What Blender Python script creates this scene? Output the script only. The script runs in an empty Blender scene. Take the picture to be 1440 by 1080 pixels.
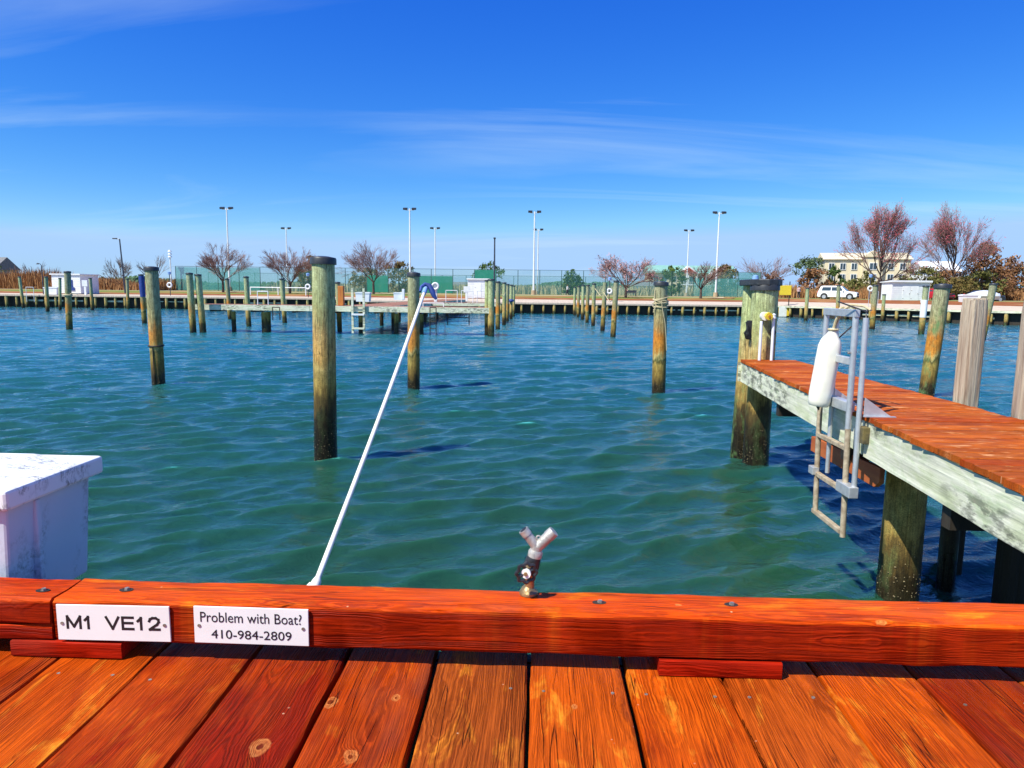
import bpy, bmesh, math, random
import numpy as np
from mathutils import Vector, Matrix
PI = math.pi
rnd = random.Random(11)
SC = bpy.context.scene
COL = SC.collection

# ------------------------------------------------------------------ camera
cd = bpy.data.cameras.new('camera')
cam = bpy.data.objects.new('camera', cd)
COL.objects.link(cam)
cd.sensor_width = 36.0
cd.lens = 985.0 / 1440.0 * 36.0
cd.clip_start = 0.05
cd.clip_end = 9000
pitch, yaw, roll = math.radians(7.43), math.radians(2.04), 0.012
cam.matrix_world = (Matrix.Translation((0, 0, 2.5)) @ Matrix.Rotation(yaw, 4, 'Z')
                    @ Matrix.Rotation(PI / 2 - pitch, 4, 'X') @ Matrix.Rotation(roll, 4, 'Z'))
SC.camera = cam

# ------------------------------------------------------------------ sky and sun
SUN_TRAVEL = Vector((0.60, 0.46, -1.0)).normalized()
w = bpy.data.worlds.new('World')
SC.world = w
w.use_nodes = True
wn, wl = w.node_tree.nodes, w.node_tree.links
wn.clear()
wo = wn.new('ShaderNodeOutputWorld')
bg = wn.new('ShaderNodeBackground')
sky = wn.new('ShaderNodeTexSky')
sky.sky_type = 'NISHITA'
sky.sun_disc = False
sky.sun_elevation = math.asin(-SUN_TRAVEL.z)
sky.sun_rotation = math.atan2(-SUN_TRAVEL.x, -SUN_TRAVEL.y)
sky.altitude = 0
sky.air_density = 1.0
sky.dust_density = 0.0
sky.ozone_density = 4.0
gam = wn.new('ShaderNodeGamma')
gam.inputs[1].default_value = 1.0
hsv = wn.new('ShaderNodeHueSaturation')
hsv.inputs['Hue'].default_value = 0.515
hsv.inputs['Saturation'].default_value = 1.12
hsv.inputs['Value'].default_value = 1.0
tc = wn.new('ShaderNodeTexCoord')
sp = wn.new('ShaderNodeSeparateXYZ')
zz = wn.new('ShaderNodeMath'); zz.operation = 'MAXIMUM'; zz.inputs[1].default_value = 0.0
za = wn.new('ShaderNodeMath'); za.operation = 'ADD'; za.inputs[1].default_value = 0.16
dx = wn.new('ShaderNodeMath'); dx.operation = 'DIVIDE'
dy = wn.new('ShaderNodeMath'); dy.operation = 'DIVIDE'
cb = wn.new('ShaderNodeCombineXYZ')
mp = wn.new('ShaderNodeMapping')
mp.inputs['Rotation'].default_value = (0, 0, math.radians(14))
mp.inputs['Scale'].default_value = (0.40, 1.9, 1)
mp.inputs['Location'].default_value = (3.7, 1.2, 0)
n1 = wn.new('ShaderNodeTexNoise'); n1.inputs['Scale'].default_value = 0.75; n1.inputs['Detail'].default_value = 9
n1.inputs['Roughness'].default_value = 0.56; n1.inputs['Distortion'].default_value = 0.9
n2 = wn.new('ShaderNodeTexNoise'); n2.inputs['Scale'].default_value = 0.35; n2.inputs['Detail'].default_value = 2
r1 = wn.new('ShaderNodeMapRange'); r1.inputs['From Min'].default_value = 0.49; r1.inputs['From Max'].default_value = 0.80
r2 = wn.new('ShaderNodeMapRange'); r2.inputs['From Min'].default_value = 0.38; r2.inputs['From Max'].default_value = 0.66
mu = wn.new('ShaderNodeMath'); mu.operation = 'MULTIPLY'
mx = wn.new('ShaderNodeMix'); mx.data_type = 'RGBA'
mx.inputs['B'].default_value = (4.2, 5.5, 6.4, 1)
wl.new(tc.outputs['Generated'], sp.inputs[0])
wl.new(sp.outputs['Z'], zz.inputs[0]); wl.new(zz.outputs[0], za.inputs[0])
wl.new(sp.outputs['X'], dx.inputs[0]); wl.new(za.outputs[0], dx.inputs[1])
wl.new(sp.outputs['Y'], dy.inputs[0]); wl.new(za.outputs[0], dy.inputs[1])
wl.new(dx.outputs[0], cb.inputs[0]); wl.new(dy.outputs[0], cb.inputs[1])
wl.new(cb.outputs[0], mp.inputs[0])
wl.new(mp.outputs[0], n1.inputs['Vector']); wl.new(cb.outputs[0], n2.inputs['Vector'])
wl.new(n1.outputs[0], r1.inputs[0]); wl.new(n2.outputs[0], r2.inputs[0])
wl.new(r1.outputs[0], mu.inputs[0]); wl.new(r2.outputs[0], mu.inputs[1])
wl.new(sky.outputs[0], gam.inputs[0]); wl.new(gam.outputs[0], hsv.inputs['Color'])
tint = wn.new('ShaderNodeMix'); tint.data_type = 'RGBA'; tint.blend_type = 'MULTIPLY'; tint.inputs['Factor'].default_value = 1.0
tint.inputs['B'].default_value = (0.62, 0.98, 1.5, 1)
sc_ = wn.new('ShaderNodeSeparateColor'); cc_ = wn.new('ShaderNodeCombineColor')
wl.new(hsv.outputs[0], tint.inputs['A']); wl.new(tint.outputs['Result'], sc_.inputs[0])
for ch, (ka, kp) in enumerate(((2.0, 1.9), (0.80, 1.2), (0.80, 0.55))):
    q0 = wn.new('ShaderNodeMath'); q0.operation = 'MULTIPLY'; q0.inputs[1].default_value = 0.1617
    q1 = wn.new('ShaderNodeMath'); q1.operation = 'POWER'; q1.inputs[1].default_value = kp
    q2 = wn.new('ShaderNodeMath'); q2.operation = 'MULTIPLY'; q2.inputs[1].default_value = ka / 0.1617
    wl.new(sc_.outputs[ch], q0.inputs[0]); wl.new(q0.outputs[0], q1.inputs[0]); wl.new(q1.outputs[0], q2.inputs[0]); 
    q3 = wn.new('ShaderNodeMath'); q3.operation = 'MINIMUM'; q3.inputs[1].default_value = (0.42, 0.66, 1.04)[ch] / 0.1617
    wl.new(q2.outputs[0], q3.inputs[0]); wl.new(q3.outputs[0], cc_.inputs[ch])
wl.new(cc_.outputs[0], mx.inputs['A']); wl.new(mu.outputs[0], mx.inputs['Factor'])
wl.new(mx.outputs['Result'], bg.inputs['Color'])
bg.inputs['Strength'].default_value = 0.105
wl.new(bg.outputs[0], wo.inputs['Surface'])

sd = bpy.data.lights.new('sun', 'SUN')
sun = bpy.data.objects.new('sun', sd)
COL.objects.link(sun)
sd.energy = 4.6
sd.angle = math.radians(0.5)
sd.color = (1.0, 0.985, 0.86)
sun.rotation_euler = SUN_TRAVEL.to_track_quat('-Z', 'Y').to_euler()
vs = SC.view_settings
vs.view_transform = 'Standard'
vs.look = 'None'
vs.exposure = 0.62
vs.gamma = 1.0
vs.use_curve_mapping = False

# ------------------------------------------------------------------ node helpers
class NT:
    def __init__(s, name):
        s.m = bpy.data.materials.new(name)
        s.m.use_nodes = True
        s.t = s.m.node_tree
        s.t.nodes.clear()
        s.out = s.t.nodes.new('ShaderNodeOutputMaterial')
        s.b = s.t.nodes.new('ShaderNodeBsdfPrincipled')
        s.t.links.new(s.b.outputs[0], s.out.inputs[0])
    def n(s, typ): return s.t.nodes.new('ShaderNode' + typ)
    def put(s, sock, v):
        if isinstance(v, bpy.types.NodeSocket): s.t.links.new(v, sock)
        else:
            if sock.type == 'RGBA' and len(v) == 3: v = (*v, 1)
            sock.default_value = v
    def math(s, op, a, b=0.0, c=None, clamp=False):
        k = s.n('Math'); k.operation = op; k.use_clamp = clamp
        s.put(k.inputs[0], a); s.put(k.inputs[1], b)
        if c is not None: s.put(k.inputs[2], c)
        return k.outputs[0]
    def vmath(s, op, a, b):
        k = s.n('VectorMath'); k.operation = op
        s.put(k.inputs[0], a)
        if b is not None:
            s.put(k.inputs[3] if op == 'SCALE' else k.inputs[1], b)
        return k.outputs['Value'] if op in ('LENGTH', 'DISTANCE') else k.outputs[0]
    def obj(s): return s.n('TexCoord').outputs['Object']
    def pos(s): return s.n('NewGeometry').outputs['Position']
    def rand(s): return s.n('ObjectInfo').outputs['Random']
    def attr(s, name):
        k = s.n('Attribute'); k.attribute_type = 'OBJECT'; k.attribute_name = name
        return k.outputs['Fac']
    def sep(s, v):
        k = s.n('SeparateXYZ'); s.put(k.inputs[0], v); return k.outputs
    def comb(s, x, y, z):
        k = s.n('CombineXYZ')
        for i, q in enumerate((x, y, z)): s.put(k.inputs[i], q)
        return k.outputs[0]
    def noise(s, v, scale=1.0, detail=3.0, rough=0.5, dist=0.0):
        k = s.n('TexNoise'); s.put(k.inputs['Vector'], v)
        k.inputs['Scale'].default_value = scale; k.inputs['Detail'].default_value = detail
        k.inputs['Roughness'].default_value = rough; k.inputs['Distortion'].default_value = dist
        return k.outputs[0]
    def vor(s, v, scale=1.0, feat='F1'):
        k = s.n('TexVoronoi'); s.put(k.inputs['Vector'], v); k.feature = feat
        k.inputs['Scale'].default_value = scale
        return k.outputs['Distance']
    def mr(s, v, a, b, c=0.0, d=1.0):
        k = s.n('MapRange'); s.put(k.inputs[0], v)
        for i, q in enumerate((a, b, c, d)): s.put(k.inputs[i + 1], q)
        return k.outputs[0]
    def mix(s, f, a, b, blend='MIX'):
        k = s.n('Mix'); k.data_type = 'RGBA'; k.blend_type = blend
        s.put(k.inputs['Factor'], f); s.put(k.inputs['A'], a); s.put(k.inputs['B'], b)
        return k.outputs['Result']
    def ramp(s, f, stops):
        k = s.n('ValToRGB'); s.put(k.inputs[0], f)
        e = k.color_ramp.elements
        while len(e) < len(stops): e.new(0.5)
        for q, (p, c) in zip(e, stops):
            q.position = p; q.color = (*c, 1)
        return k.outputs[0]
    def bump(s, h, dist=0.01, strength=1.0, normal=None):
        k = s.n('Bump'); s.put(k.inputs['Height'], h)
        k.inputs['Distance'].default_value = dist; k.inputs['Strength'].default_value = strength
        if normal is not None: s.put(k.inputs['Normal'], normal)
        s.t.links.new(k.outputs[0], s.b.inputs['Normal'])
        return k.outputs[0]
    def set(s, color=None, rough=None, metal=None, spec=None):
        if color is not None: s.put(s.b.inputs['Base Color'], color)
        if rough is not None: s.put(s.b.inputs['Roughness'], rough)
        if metal is not None: s.put(s.b.inputs['Metallic'], metal)
        if spec is not None: s.put(s.b.inputs['Specular IOR Level'], spec)
        return s.m

def basic(name, c1, c2=None, scale=6.0, rough=0.6, metal=0.0, bump=0.0, stretch=(1, 1, 1), lo=0.35, hi=0.65, detail=4, var=0.0):
    t = NT(name)
    if c2 is None: c2 = tuple(c * 0.8 for c in c1)
    v = t.vmath('ADD', t.obj(), t.comb(t.math('MULTIPLY', t.rand(), 31.0), t.math('MULTIPLY', t.rand(), 17.0), 0.0))
    v = t.vmath('MULTIPLY', v, stretch)
    f = t.noise(v, scale, detail, 0.6)
    c = t.mix(t.mr(f, lo, hi), c1, c2)
    if var:
        c = t.mix(1.0, c, t.mix(t.rand(), (1 - var,) * 3, (1 + var,) * 3), 'MULTIPLY')
    t.set(c, rough, metal)
    if bump: t.bump(f, bump)
    return t.m

# ------------------------------------------------------------------ wood materials
def stained(name, swap, tones, crack=1.0, gscale=1.0, pale=0.5, rough=0.42):
    """red brown deck stain over pine: growth rings round a far heart line, bent round two knots, checks and worn patches"""
    t = NT(name)
    o = t.sep(t.obj())
    ax, ay = (o[1], o[0]) if swap else (o[0], o[1])
    rn = t.rand()
    off = t.math('MULTIPLY', rn, 53.0)
    # knots (positions are per plank attributes)
    warp = None; kmask = None; kring = None
    for i in ('1', '2', '3'):
        kx = t.math('SUBTRACT', ax, t.attr('knot_x' + i)); ky = t.math('SUBTRACT', ay, t.attr('knot_y' + i))
        d = t.vmath('LENGTH', t.comb(kx, t.math('MULTIPLY', ky, 0.72), t.math('SUBTRACT', o[2], t.attr('knot_z'))), None)
        d = t.math('ADD', d, t.math('MULTIPLY', t.math('SUBTRACT', t.noise(t.obj(), 38, 4), 0.5), 0.020))
        ks = t.math('ADD', t.attr('knot_s' + i), 0.0001)
        q = t.math('DIVIDE', d, ks)
        g = t.math('MULTIPLY', t.math('EXPONENT', t.math('MULTIPLY', t.math('MULTIPLY', q, q), -0.25)), t.math('MULTIPLY', ks, 0.9))
        warp = g if warp is None else t.math('ADD', warp, g)
        mk = t.mr(q, 1.15, 0.9)
        kmask = mk if kmask is None else t.math('MAXIMUM', kmask, mk)
        kr = t.math('MULTIPLY', t.math('ADD', t.math('SINE', t.math('MULTIPLY', t.math('ADD', q, t.math('MULTIPLY', t.noise(t.obj(), 90, 2), 0.25)), 10.0)), 1.0), 0.5)
        kr = t.math('MULTIPLY', kr, mk)
        core = t.math('MULTIPLY', t.mr(q, 0.42, 0.2), mk)
        kring = kr if kring is None else t.math('ADD', kring, kr)
        kcore = core if i == '1' else t.math('ADD', kcore, core)
    lowv = t.comb(t.math('MULTIPLY', ax, 2.0), t.math('MULTIPLY', ay, 0.55), off)
    wob = t.math('MULTIPLY', t.math('SUBTRACT', t.noise(lowv, 1.6, 2, 0.45), 0.5), 0.075)
    wob2 = t.math('MULTIPLY', t.math('SUBTRACT', t.noise(t.comb(t.math('MULTIPLY', ax, 3.0), t.math('MULTIPLY', ay, 1.3), off), 9, 3, 0.6), 0.5), 0.009)
    cx = t.math('SUBTRACT', ax, t.math('MULTIPLY', t.math('SUBTRACT', t.attr('heart'), 0.5), 0.3))
    rr = t.math('SQRT', t.math('ADD', t.math('MULTIPLY', cx, cx), t.math('POWER', t.math('ADD', o[2], 0.05), 2.0)))
    rr = t.math('ADD', t.math('ADD', rr, wob), t.math('ADD', wob2, warp))
    rgv = t.math('ADD', t.math('MULTIPLY', rr, 190.0 * gscale), t.math('MULTIPLY', t.noise(t.comb(t.math('MULTIPLY', rr, 38.0), off, t.math('MULTIPLY', ay, 0.8)), 1.0, 3, 0.6), 7.0))
    rg = t.math('FRACT', rgv)
    late = t.math('MAXIMUM', t.mr(t.math('ABSOLUTE', t.math('SUBTRACT', rg, 0.5)), 0.03, 0.40), t.mr(t.noise(t.comb(t.math('MULTIPLY', rr, 22.0), t.math('MULTIPLY', ay, 2.2), t.math('ADD', off, 5.0)), 1.0, 3, 0.6), 0.42, 0.66, 0.0, 0.85))      # 0 dark line .. 1 pale
    fib = t.noise(t.comb(t.math('MULTIPLY', ax, 420.0), t.math('MULTIPLY', ay, 9.0), t.math('MULTIPLY', o[2], 300.0)), 1.0, 3, 0.6)
    blot = t.noise(t.comb(t.math('MULTIPLY', ax, 7.0), t.math('MULTIPLY', ay, 2.6), off), 1.0, 4, 0.6, 0.6)
    blot2 = t.noise(t.comb(t.math('MULTIPLY', ax, 16.0), t.math('MULTIPLY', ay, 5.0), off), 1.0, 5, 0.65, 0.4)
    deep, mid, light, dark = tones
    tone = t.math('ADD', t.math('MULTIPLY', t.attr('tone'), 0.55), t.math('MULTIPLY', blot, 0.9))
    base = t.mix(t.mr(tone, 0.42, 0.92), deep, mid)
    base = t.mix(t.math('MULTIPLY', t.attr('brown'), 0.75), base, (0.30, 0.075, 0.012))
    base = t.mix(t.math('MULTIPLY', t.mr(blot2, 0.56, 0.72), t.mr(tone, 0.5, 0.85, 0.15, pale + 0.35)), base, light)
    col = t.mix(t.math('MULTIPLY', t.math('SUBTRACT', 1.0, late), t.mr(blot, 0.3, 0.7, 0.75, 0.4)), base, dark)
    col = t.mix(1.0, col, t.mix(t.mr(fib, 0.3, 0.72), (0.50, 0.48, 0.46), (1.34, 1.34, 1.32)), 'MULTIPLY')
    # dull purple grey where stain has thinned
    gr = t.noise(t.comb(t.math('MULTIPLY', ax, 5.0), t.math('MULTIPLY', ay, 1.8), t.math('ADD', off, 9.0)), 1.0, 3, 0.6)
    col = t.mix(t.mr(gr, 0.56, 0.8, 0.0, 0.55), col, (0.16, 0.045, 0.03))
    # checks running with the grain
    cn = t.noise(t.comb(t.math('MULTIPLY', t.math('ADD', wob2, ax), 24.0), t.math('MULTIPLY', ay, 1.1), off), 1.0, 1.5, 0.4)
    ck = t.mr(t.math('ABSOLUTE', t.math('SUBTRACT', cn, 0.5)), 0.0, 0.011, 1.0, 0.0)
    cm = t.mr(t.noise(t.comb(t.math('MULTIPLY', ax, 12.0), t.math('MULTIPLY', ay, 3.2), t.math('ADD', off, 3.0)), 1.0, 2), 0.49, 0.56)
    ck = t.math('MULTIPLY', t.math('MULTIPLY', ck, cm), crack * 0.55)
    kc = t.mix(t.math('MULTIPLY', kring, t.noise(t.obj(), 120, 3)), (0.62, 0.25, 0.07), (0.20, 0.05, 0.012))
    kc = t.mix(t.mr(t.noise(t.obj(), 70, 4), 0.35, 0.65, 0.0, 0.6), kc, (0.30, 0.07, 0.015))
    kc = t.mix(kcore, kc, (0.05, 0.016, 0.006))
    kc = t.mix(0.35, kc, base)
    col = t.mix(kmask, col, kc)
    col = t.mix(ck, col, (0.03, 0.007, 0.004))
    # small pale specks of grit and droppings
    spk = t.mr(t.vor(t.comb(ax, ay, t.math('MULTIPLY', off, 0.3)), 26), 0.09, 0.05)
    spm = t.mr(t.noise(t.comb(ax, ay, off), 9, 2), 0.6, 0.66)
    col = t.mix(t.math('MULTIPLY', t.math('MULTIPLY', spk, spm), 0.55), col, (0.8, 0.5, 0.3))
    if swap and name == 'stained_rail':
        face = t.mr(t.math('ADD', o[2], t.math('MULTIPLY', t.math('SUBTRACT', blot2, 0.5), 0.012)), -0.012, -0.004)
        col = t.mix(1.0, col, t.mix(face, (0.50, 0.30, 0.4), (1.12, 1.35, 1.2)), 'MULTIPLY')  # front face's shade put into the colour, sun-bleached top lightened
    t.set(col, t.mr(blot2, 0.3, 0.7, rough, rough + 0.25), 0.0, 0.07)
    h = t.math('ADD', t.math('MULTIPLY', late, 0.35), t.math('MULTIPLY', fib, 0.35))
    h = t.math('SUBTRACT', h, t.math('MULTIPLY', ck, 2.2))
    h = t.math('SUBTRACT', h, t.math('MULTIPLY', kring, 0.3))
    t.bump(h, 0.003, 1.0)
    return t.m

M = {}
M['plank'] = stained('stained_plank', False, ((0.25, 0.012, 0.001), (0.58, 0.085, 0.003), (0.88, 0.30, 0.022), (0.07, 0.006, 0.001)))
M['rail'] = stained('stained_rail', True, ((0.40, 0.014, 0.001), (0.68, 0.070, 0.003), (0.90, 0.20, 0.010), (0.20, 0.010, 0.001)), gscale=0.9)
M['block'] = stained('stained_block', True, ((0.32, 0.010, 0.002), (0.40, 0.014, 0.002), (0.5, 0.03, 0.004), (0.2, 0.008, 0.001)), crack=0.0)
M['pier_board'] = stained('stained_pier_board', True, ((0.42, 0.060, 0.006), (0.64, 0.15, 0.018), (0.85, 0.44, 0.20), (0.15, 0.020, 0.003)), pale=0.8, rough=0.5)

def pile_mat():
    t = NT('pile_wood')
    o = t.sep(t.obj())
    off = t.math('MULTIPLY', t.rand(), 41.0)
    v = t.comb(t.math('ADD', o[0], off), o[1], t.math('MULTIPLY', o[2], 0.22))
    wob = t.noise(v, 9, 4, 0.6)
    z = t.math('ADD', o[2], t.math('MULTIPLY', t.math('SUBTRACT', wob, 0.5), 0.75))
    z = t.math('ADD', z, t.attr('lift'))
    f = t.math('MULTIPLY', z, 0.25)
    org = t.ramp(f, [(0.0, (.018, .014, .008)), (0.085, (.04, .028, .012)), (0.11, (.16, .10, .025)), (0.16, (.24, .16, .04)), (0.215, (.34, .25, .07)),
                     (0.245, (.07, .075, .025)), (0.265, (.42, .36, .16)), (0.30, (.55, .24, .04)), (0.38, (.60, .22, .03)),
                     (0.44, (.42, .30, .14)), (0.54, (.34, .33, .20)), (0.70, (.38, .38, .27)), (0.80, (.32, .33, .24))])
    gry = t.ramp(f, [(0.0, (.016, .013, .008)), (0.155, (.042, .030, .013)), (0.175, (.24, .16, .05)), (0.23, (.46, .34, .12)),
                     (0.30, (.56, .38, .15)), (0.38, (.50, .42, .21)), (0.48, (.42, .50, .26)), (0.62, (.48, .56, .34)),
                     (0.80, (.40, .48, .32))])
    c = t.mix(t.attr('rust'), gry, org)
    mo = t.noise(t.comb(t.math('ADD', o[0], off), o[1], t.math('MULTIPLY', o[2], 0.6)), 14, 5, 0.7)
    c = t.mix(1.0, c, t.mix(t.mr(mo, 0.35, 0.65), (0.66, 0.60, 0.52), (1.2, 1.18, 1.12)), 'MULTIPLY')
    # green algae film
    alg = t.noise(t.comb(t.math('ADD', o[0], off), o[1], t.math('MULTIPLY', o[2], 0.5)), 5, 4, 0.65)
    c = t.mix(t.math('MULTIPLY', t.mr(alg, 0.5, 0.7), t.attr('algae')), c, (.14, .26, .10))
    st = t.noise(t.comb(t.math('MULTIPLY', o[0], 70), t.math('MULTIPLY', o[1], 70), t.math('MULTIPLY', o[2], 2.2)), 1.0, 4, 0.65)
    c = t.mix(1.0, c, t.mix(t.mr(st, 0.3, 0.7), (0.55, 0.55, 0.52), (1.38, 1.34, 1.26)), 'MULTIPLY')
    sp_ = t.noise(t.obj(), 90, 3, 0.7)
    c = t.mix(1.0, c, t.mix(t.mr(sp_, 0.35, 0.7), (0.62, 0.64, 0.6), (1.4, 1.42, 1.35)), 'MULTIPLY')
    ck = t.mr(t.math('ABSOLUTE', t.math('SUBTRACT', t.noise(t.comb(t.math('MULTIPLY', o[0], 22), t.math('MULTIPLY', o[1], 22), t.math('MULTIPLY', o[2], 0.9)), 1.0, 2), 0.5)), 0.0, 0.012, 1, 0)
    ckm = t.mr(o[2], 0.9, 1.6)
    ck = t.math('MULTIPLY', ck, ckm)
    c = t.mix(t.math('MULTIPLY', ck, 0.9), c, (.025, .02, .012))
    bn = t.mr(t.vor(t.obj(), 46), 0.16, 0.08)
    c = t.mix(t.math('MULTIPLY', t.math('MULTIPLY', bn, t.mr(z, 0.9, 0.3)), t.mr(alg, 0.4, 0.6, 0.0, 0.8)), c, (.34, .29, .17))
    wet = t.mr(z, 0.25, 0.6, 0.25, 0.75)
    t.set(c, wet, 0.0, 0.3)
    t.bump(t.math('SUBTRACT', t.math('ADD', st, t.math('MULTIPLY', sp_, 0.5)), ck), 0.005, 0.7)
    return t.m
M['pile'] = pile_mat()

def weathered():
    t = NT('weathered_post')
    o = t.sep(t.obj())
    off = t.math('MULTIPLY', t.rand(), 41.0)
    n = t.noise(t.comb(t.math('ADD', t.math('MULTIPLY', o[0], 26), off), t.math('MULTIPLY', o[1], 26), t.math('MULTIPLY', o[2], 1.1)), 1, 4, 0.6)
    f = t.noise(t.comb(t.math('MULTIPLY', o[0], 260), t.math('MULTIPLY', o[1], 260), t.math('MULTIPLY', o[2], 8)), 1, 3, 0.6)
    c = t.ramp(n, [(0.28, (.13, .085, .06)), (0.42, (.33, .25, .18)), (0.56, (.50, .42, .31)), (0.74, (.42, .36, .25))])
    c = t.mix(1.0, c, t.mix(t.mr(f, 0.3, 0.7), (0.78,) * 3, (1.15,) * 3), 'MULTIPLY')
    kn = t.mr(t.vor(t.comb(t.math('MULTIPLY', o[0], 5), t.math('MULTIPLY', o[1], 5), t.math('ADD', t.math('MULTIPLY', o[2], 2.6), off)), 1.0), 0.10, 0.05)
    c = t.mix(kn, c, (.07, .04, .025))
    low = t.mr(t.math('ADD', o[2], t.math('MULTIPLY', n, 0.4)), 1.1, 1.55)
    c = t.mix(low, (.03, .025, .015), c)
    t.set(c, 0.75, 0, 0.2)
    t.bump(t.math('ADD', n, t.math('MULTIPLY', f, 0.3)), 0.02, 0.8)
    return t.m
M['weathered'] = weathered()

def fascia_mat(name, axis=1, z0=1.2):
    t = NT(name)
    o = t.sep(t.obj())
    a = o[axis]
    off = t.math('MULTIPLY', t.rand(), 29.0)
    g = t.noise(t.comb(t.math('ADD', t.math('MULTIPLY', a, 0.9), off), t.math('MULTIPLY', o[2], 30.0), 0.0), 1, 4, 0.6, 0.3)
    b = t.noise(t.comb(t.math('ADD', t.math('MULTIPLY', a, 1.7), off), t.math('MULTIPLY', o[2], 4.0), 2.0), 1, 5, 0.65, 0.3)
    c = t.ramp(b, [(0.3, (.44, .48, .28)), (0.42, (.62, .64, .42)), (0.52, (.76, .74, .58)), (0.62, (.54, .60, .38)), (0.75, (.70, .58, .44))])
    c = t.mix(1.0, c, t.mix(t.mr(g, 0.3, 0.7), (0.72,) * 3, (1.15,) * 3), 'MULTIPLY')
    d = t.noise(t.comb(t.math('ADD', t.math('MULTIPLY', a, 5.0), off), t.math('MULTIPLY', o[2], 15.0), 5.0), 1, 6, 0.7)
    dm = t.noise(t.comb(t.math('ADD', t.math('MULTIPLY', a, 0.55), off), t.math('MULTIPLY', o[2], 2.0), 7.0), 1, 2)
    c = t.mix(t.math('MULTIPLY', t.mr(d, 0.47, 0.57), t.mr(dm, 0.46, 0.56, 0.0, 0.75)), c, (.06, .06, .05))
    t.set(c, 0.65, 0, 0.25)
    t.bump(t.math('ADD', g, t.math('MULTIPLY', d, 0.5)), 0.006, 0.7)
    return t.m
M['fascia'] = fascia_mat('algae_fascia_wood', 1)
M['fascia_x'] = fascia_mat('algae_fascia_wood_across', 0)
M['edge'] = basic('mossy_board_ends', (.16, .12, .04), (.06, .05, .03), 14, 0.8, bump=0.01)
M['dark_wood'] = basic('dark_wet_wood', (.035, .025, .015), (.015, .012, .01), 9, 0.7, bump=0.01, stretch=(1, 1, .3))
M['black_cap'] = basic('black_plastic_cap', (.022, .024, .028), (.04, .042, .045), 20, 0.45)
M['barnacle'] = basic('barnacles', (.34, .27, .14), (.14, .10, .05), 40, 0.8)
M['rope'] = basic('cream_rope', (.62, .52, .32), (.42, .35, .2), 120, 0.85, bump=0.004)
M['alu'] = basic('dull_aluminium', (.64, .65, .66), (.50, .51, .53), 14, 0.42, metal=0.55, bump=0.001)
M['alu_old'] = basic('salt_crusted_aluminium', (.48, .40, .28), (.28, .21, .14), 22, 0.7, metal=0.1, bump=0.003)
M['white_plastic'] = basic('white_plastic', (.82, .81, .77), (.74, .73, .68), 6, 0.35)
M['fender'] = basic('cream_white_vinyl', (.86, .83, .72), (.76, .72, .60), 5, 0.4)
M['white_paint'] = basic('white_paint', (.8, .8, .8), (.7, .71, .72), 2, 0.5)
M['brass'] = basic('old_brass', (.42, .28, .12), (.2, .14, .08), 60, 0.45, metal=0.6, bump=0.002)
M['zinc'] = basic('dull_cast_metal', (.55, .53, .48), (.36, .34, .31), 70, 0.5, metal=0.45, bump=0.002)
M['black_metal'] = basic('black_painted_metal', (.015, .015, .017), (.035, .035, .04), 50, 0.4)
M['steel'] = basic('steel_bolt', (.45, .42, .38), (.2, .16, .12), 90, 0.5, metal=0.6)
M['sign'] = basic('white_sign_plate', (.88, .87, .84), (.82, .80, .76), 4, 0.35)
M['ink'] = basic('black_lettering', (.012, .012, .014), (.012, .012, .014), 4, 0.5)
M['yellow'] = basic('yellow_plastic', (.85, .62, .03), (.75, .5, .03), 9, 0.45)
M['blue'] = basic('blue_fabric', (.02, .06, .28), (.012, .03, .16), 12, 0.6)
M['pale_blue'] = basic('pale_blue_plastic', (.25, .42, .72), (.2, .35, .65), 9, 0.5)
M['orange_wood'] = basic('orange_stained_wood', (.55, .2, .03), (.4, .12, .02), 8, 0.6, stretch=(1, 1, .3))
M['brace'] = basic('rust_orange_plank', (.46, .12, .03), (.30, .06, .015), 9, 0.6, stretch=(1, .2, 1), bump=.004)
M['pole_white'] = basic('white_floodlight_pole', (.78, .8, .82), (.7, .72, .75), 1, 0.4)
M['lamp_dark'] = basic('dark_lamp_metal', (.03, .035, .05), (.05, .055, .07), 3, 0.4)
M['concrete'] = basic('tan_concrete', (.45, .33, .2), (.36, .26, .16), 2, 0.85)
M['glass_dark'] = basic('dark_window_glass', (.03, .05, .07), (.05, .08, .1), 1, 0.08)
M['trunk'] = basic('bare_bark', (.11, .07, .055), (.06, .04, .033), 5, 0.9)
M['twig'] = basic('reddish_twigs', (.28, .16, .14), (.19, .11, .095), 3, 0.9)
M['twig_brown'] = basic('tan_twigs', (.2, .13, .09), (.14, .09, .06), 3, 0.9)
M['bud'] = basic('crimson_buds', (.42, .07, .09), (.30, .05, .07), 1.2, 0.8)
M['blossom'] = basic('dusty_pink_blossom', (.55, .27, .25), (.42, .18, .17), 1.2, 0.8)

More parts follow.
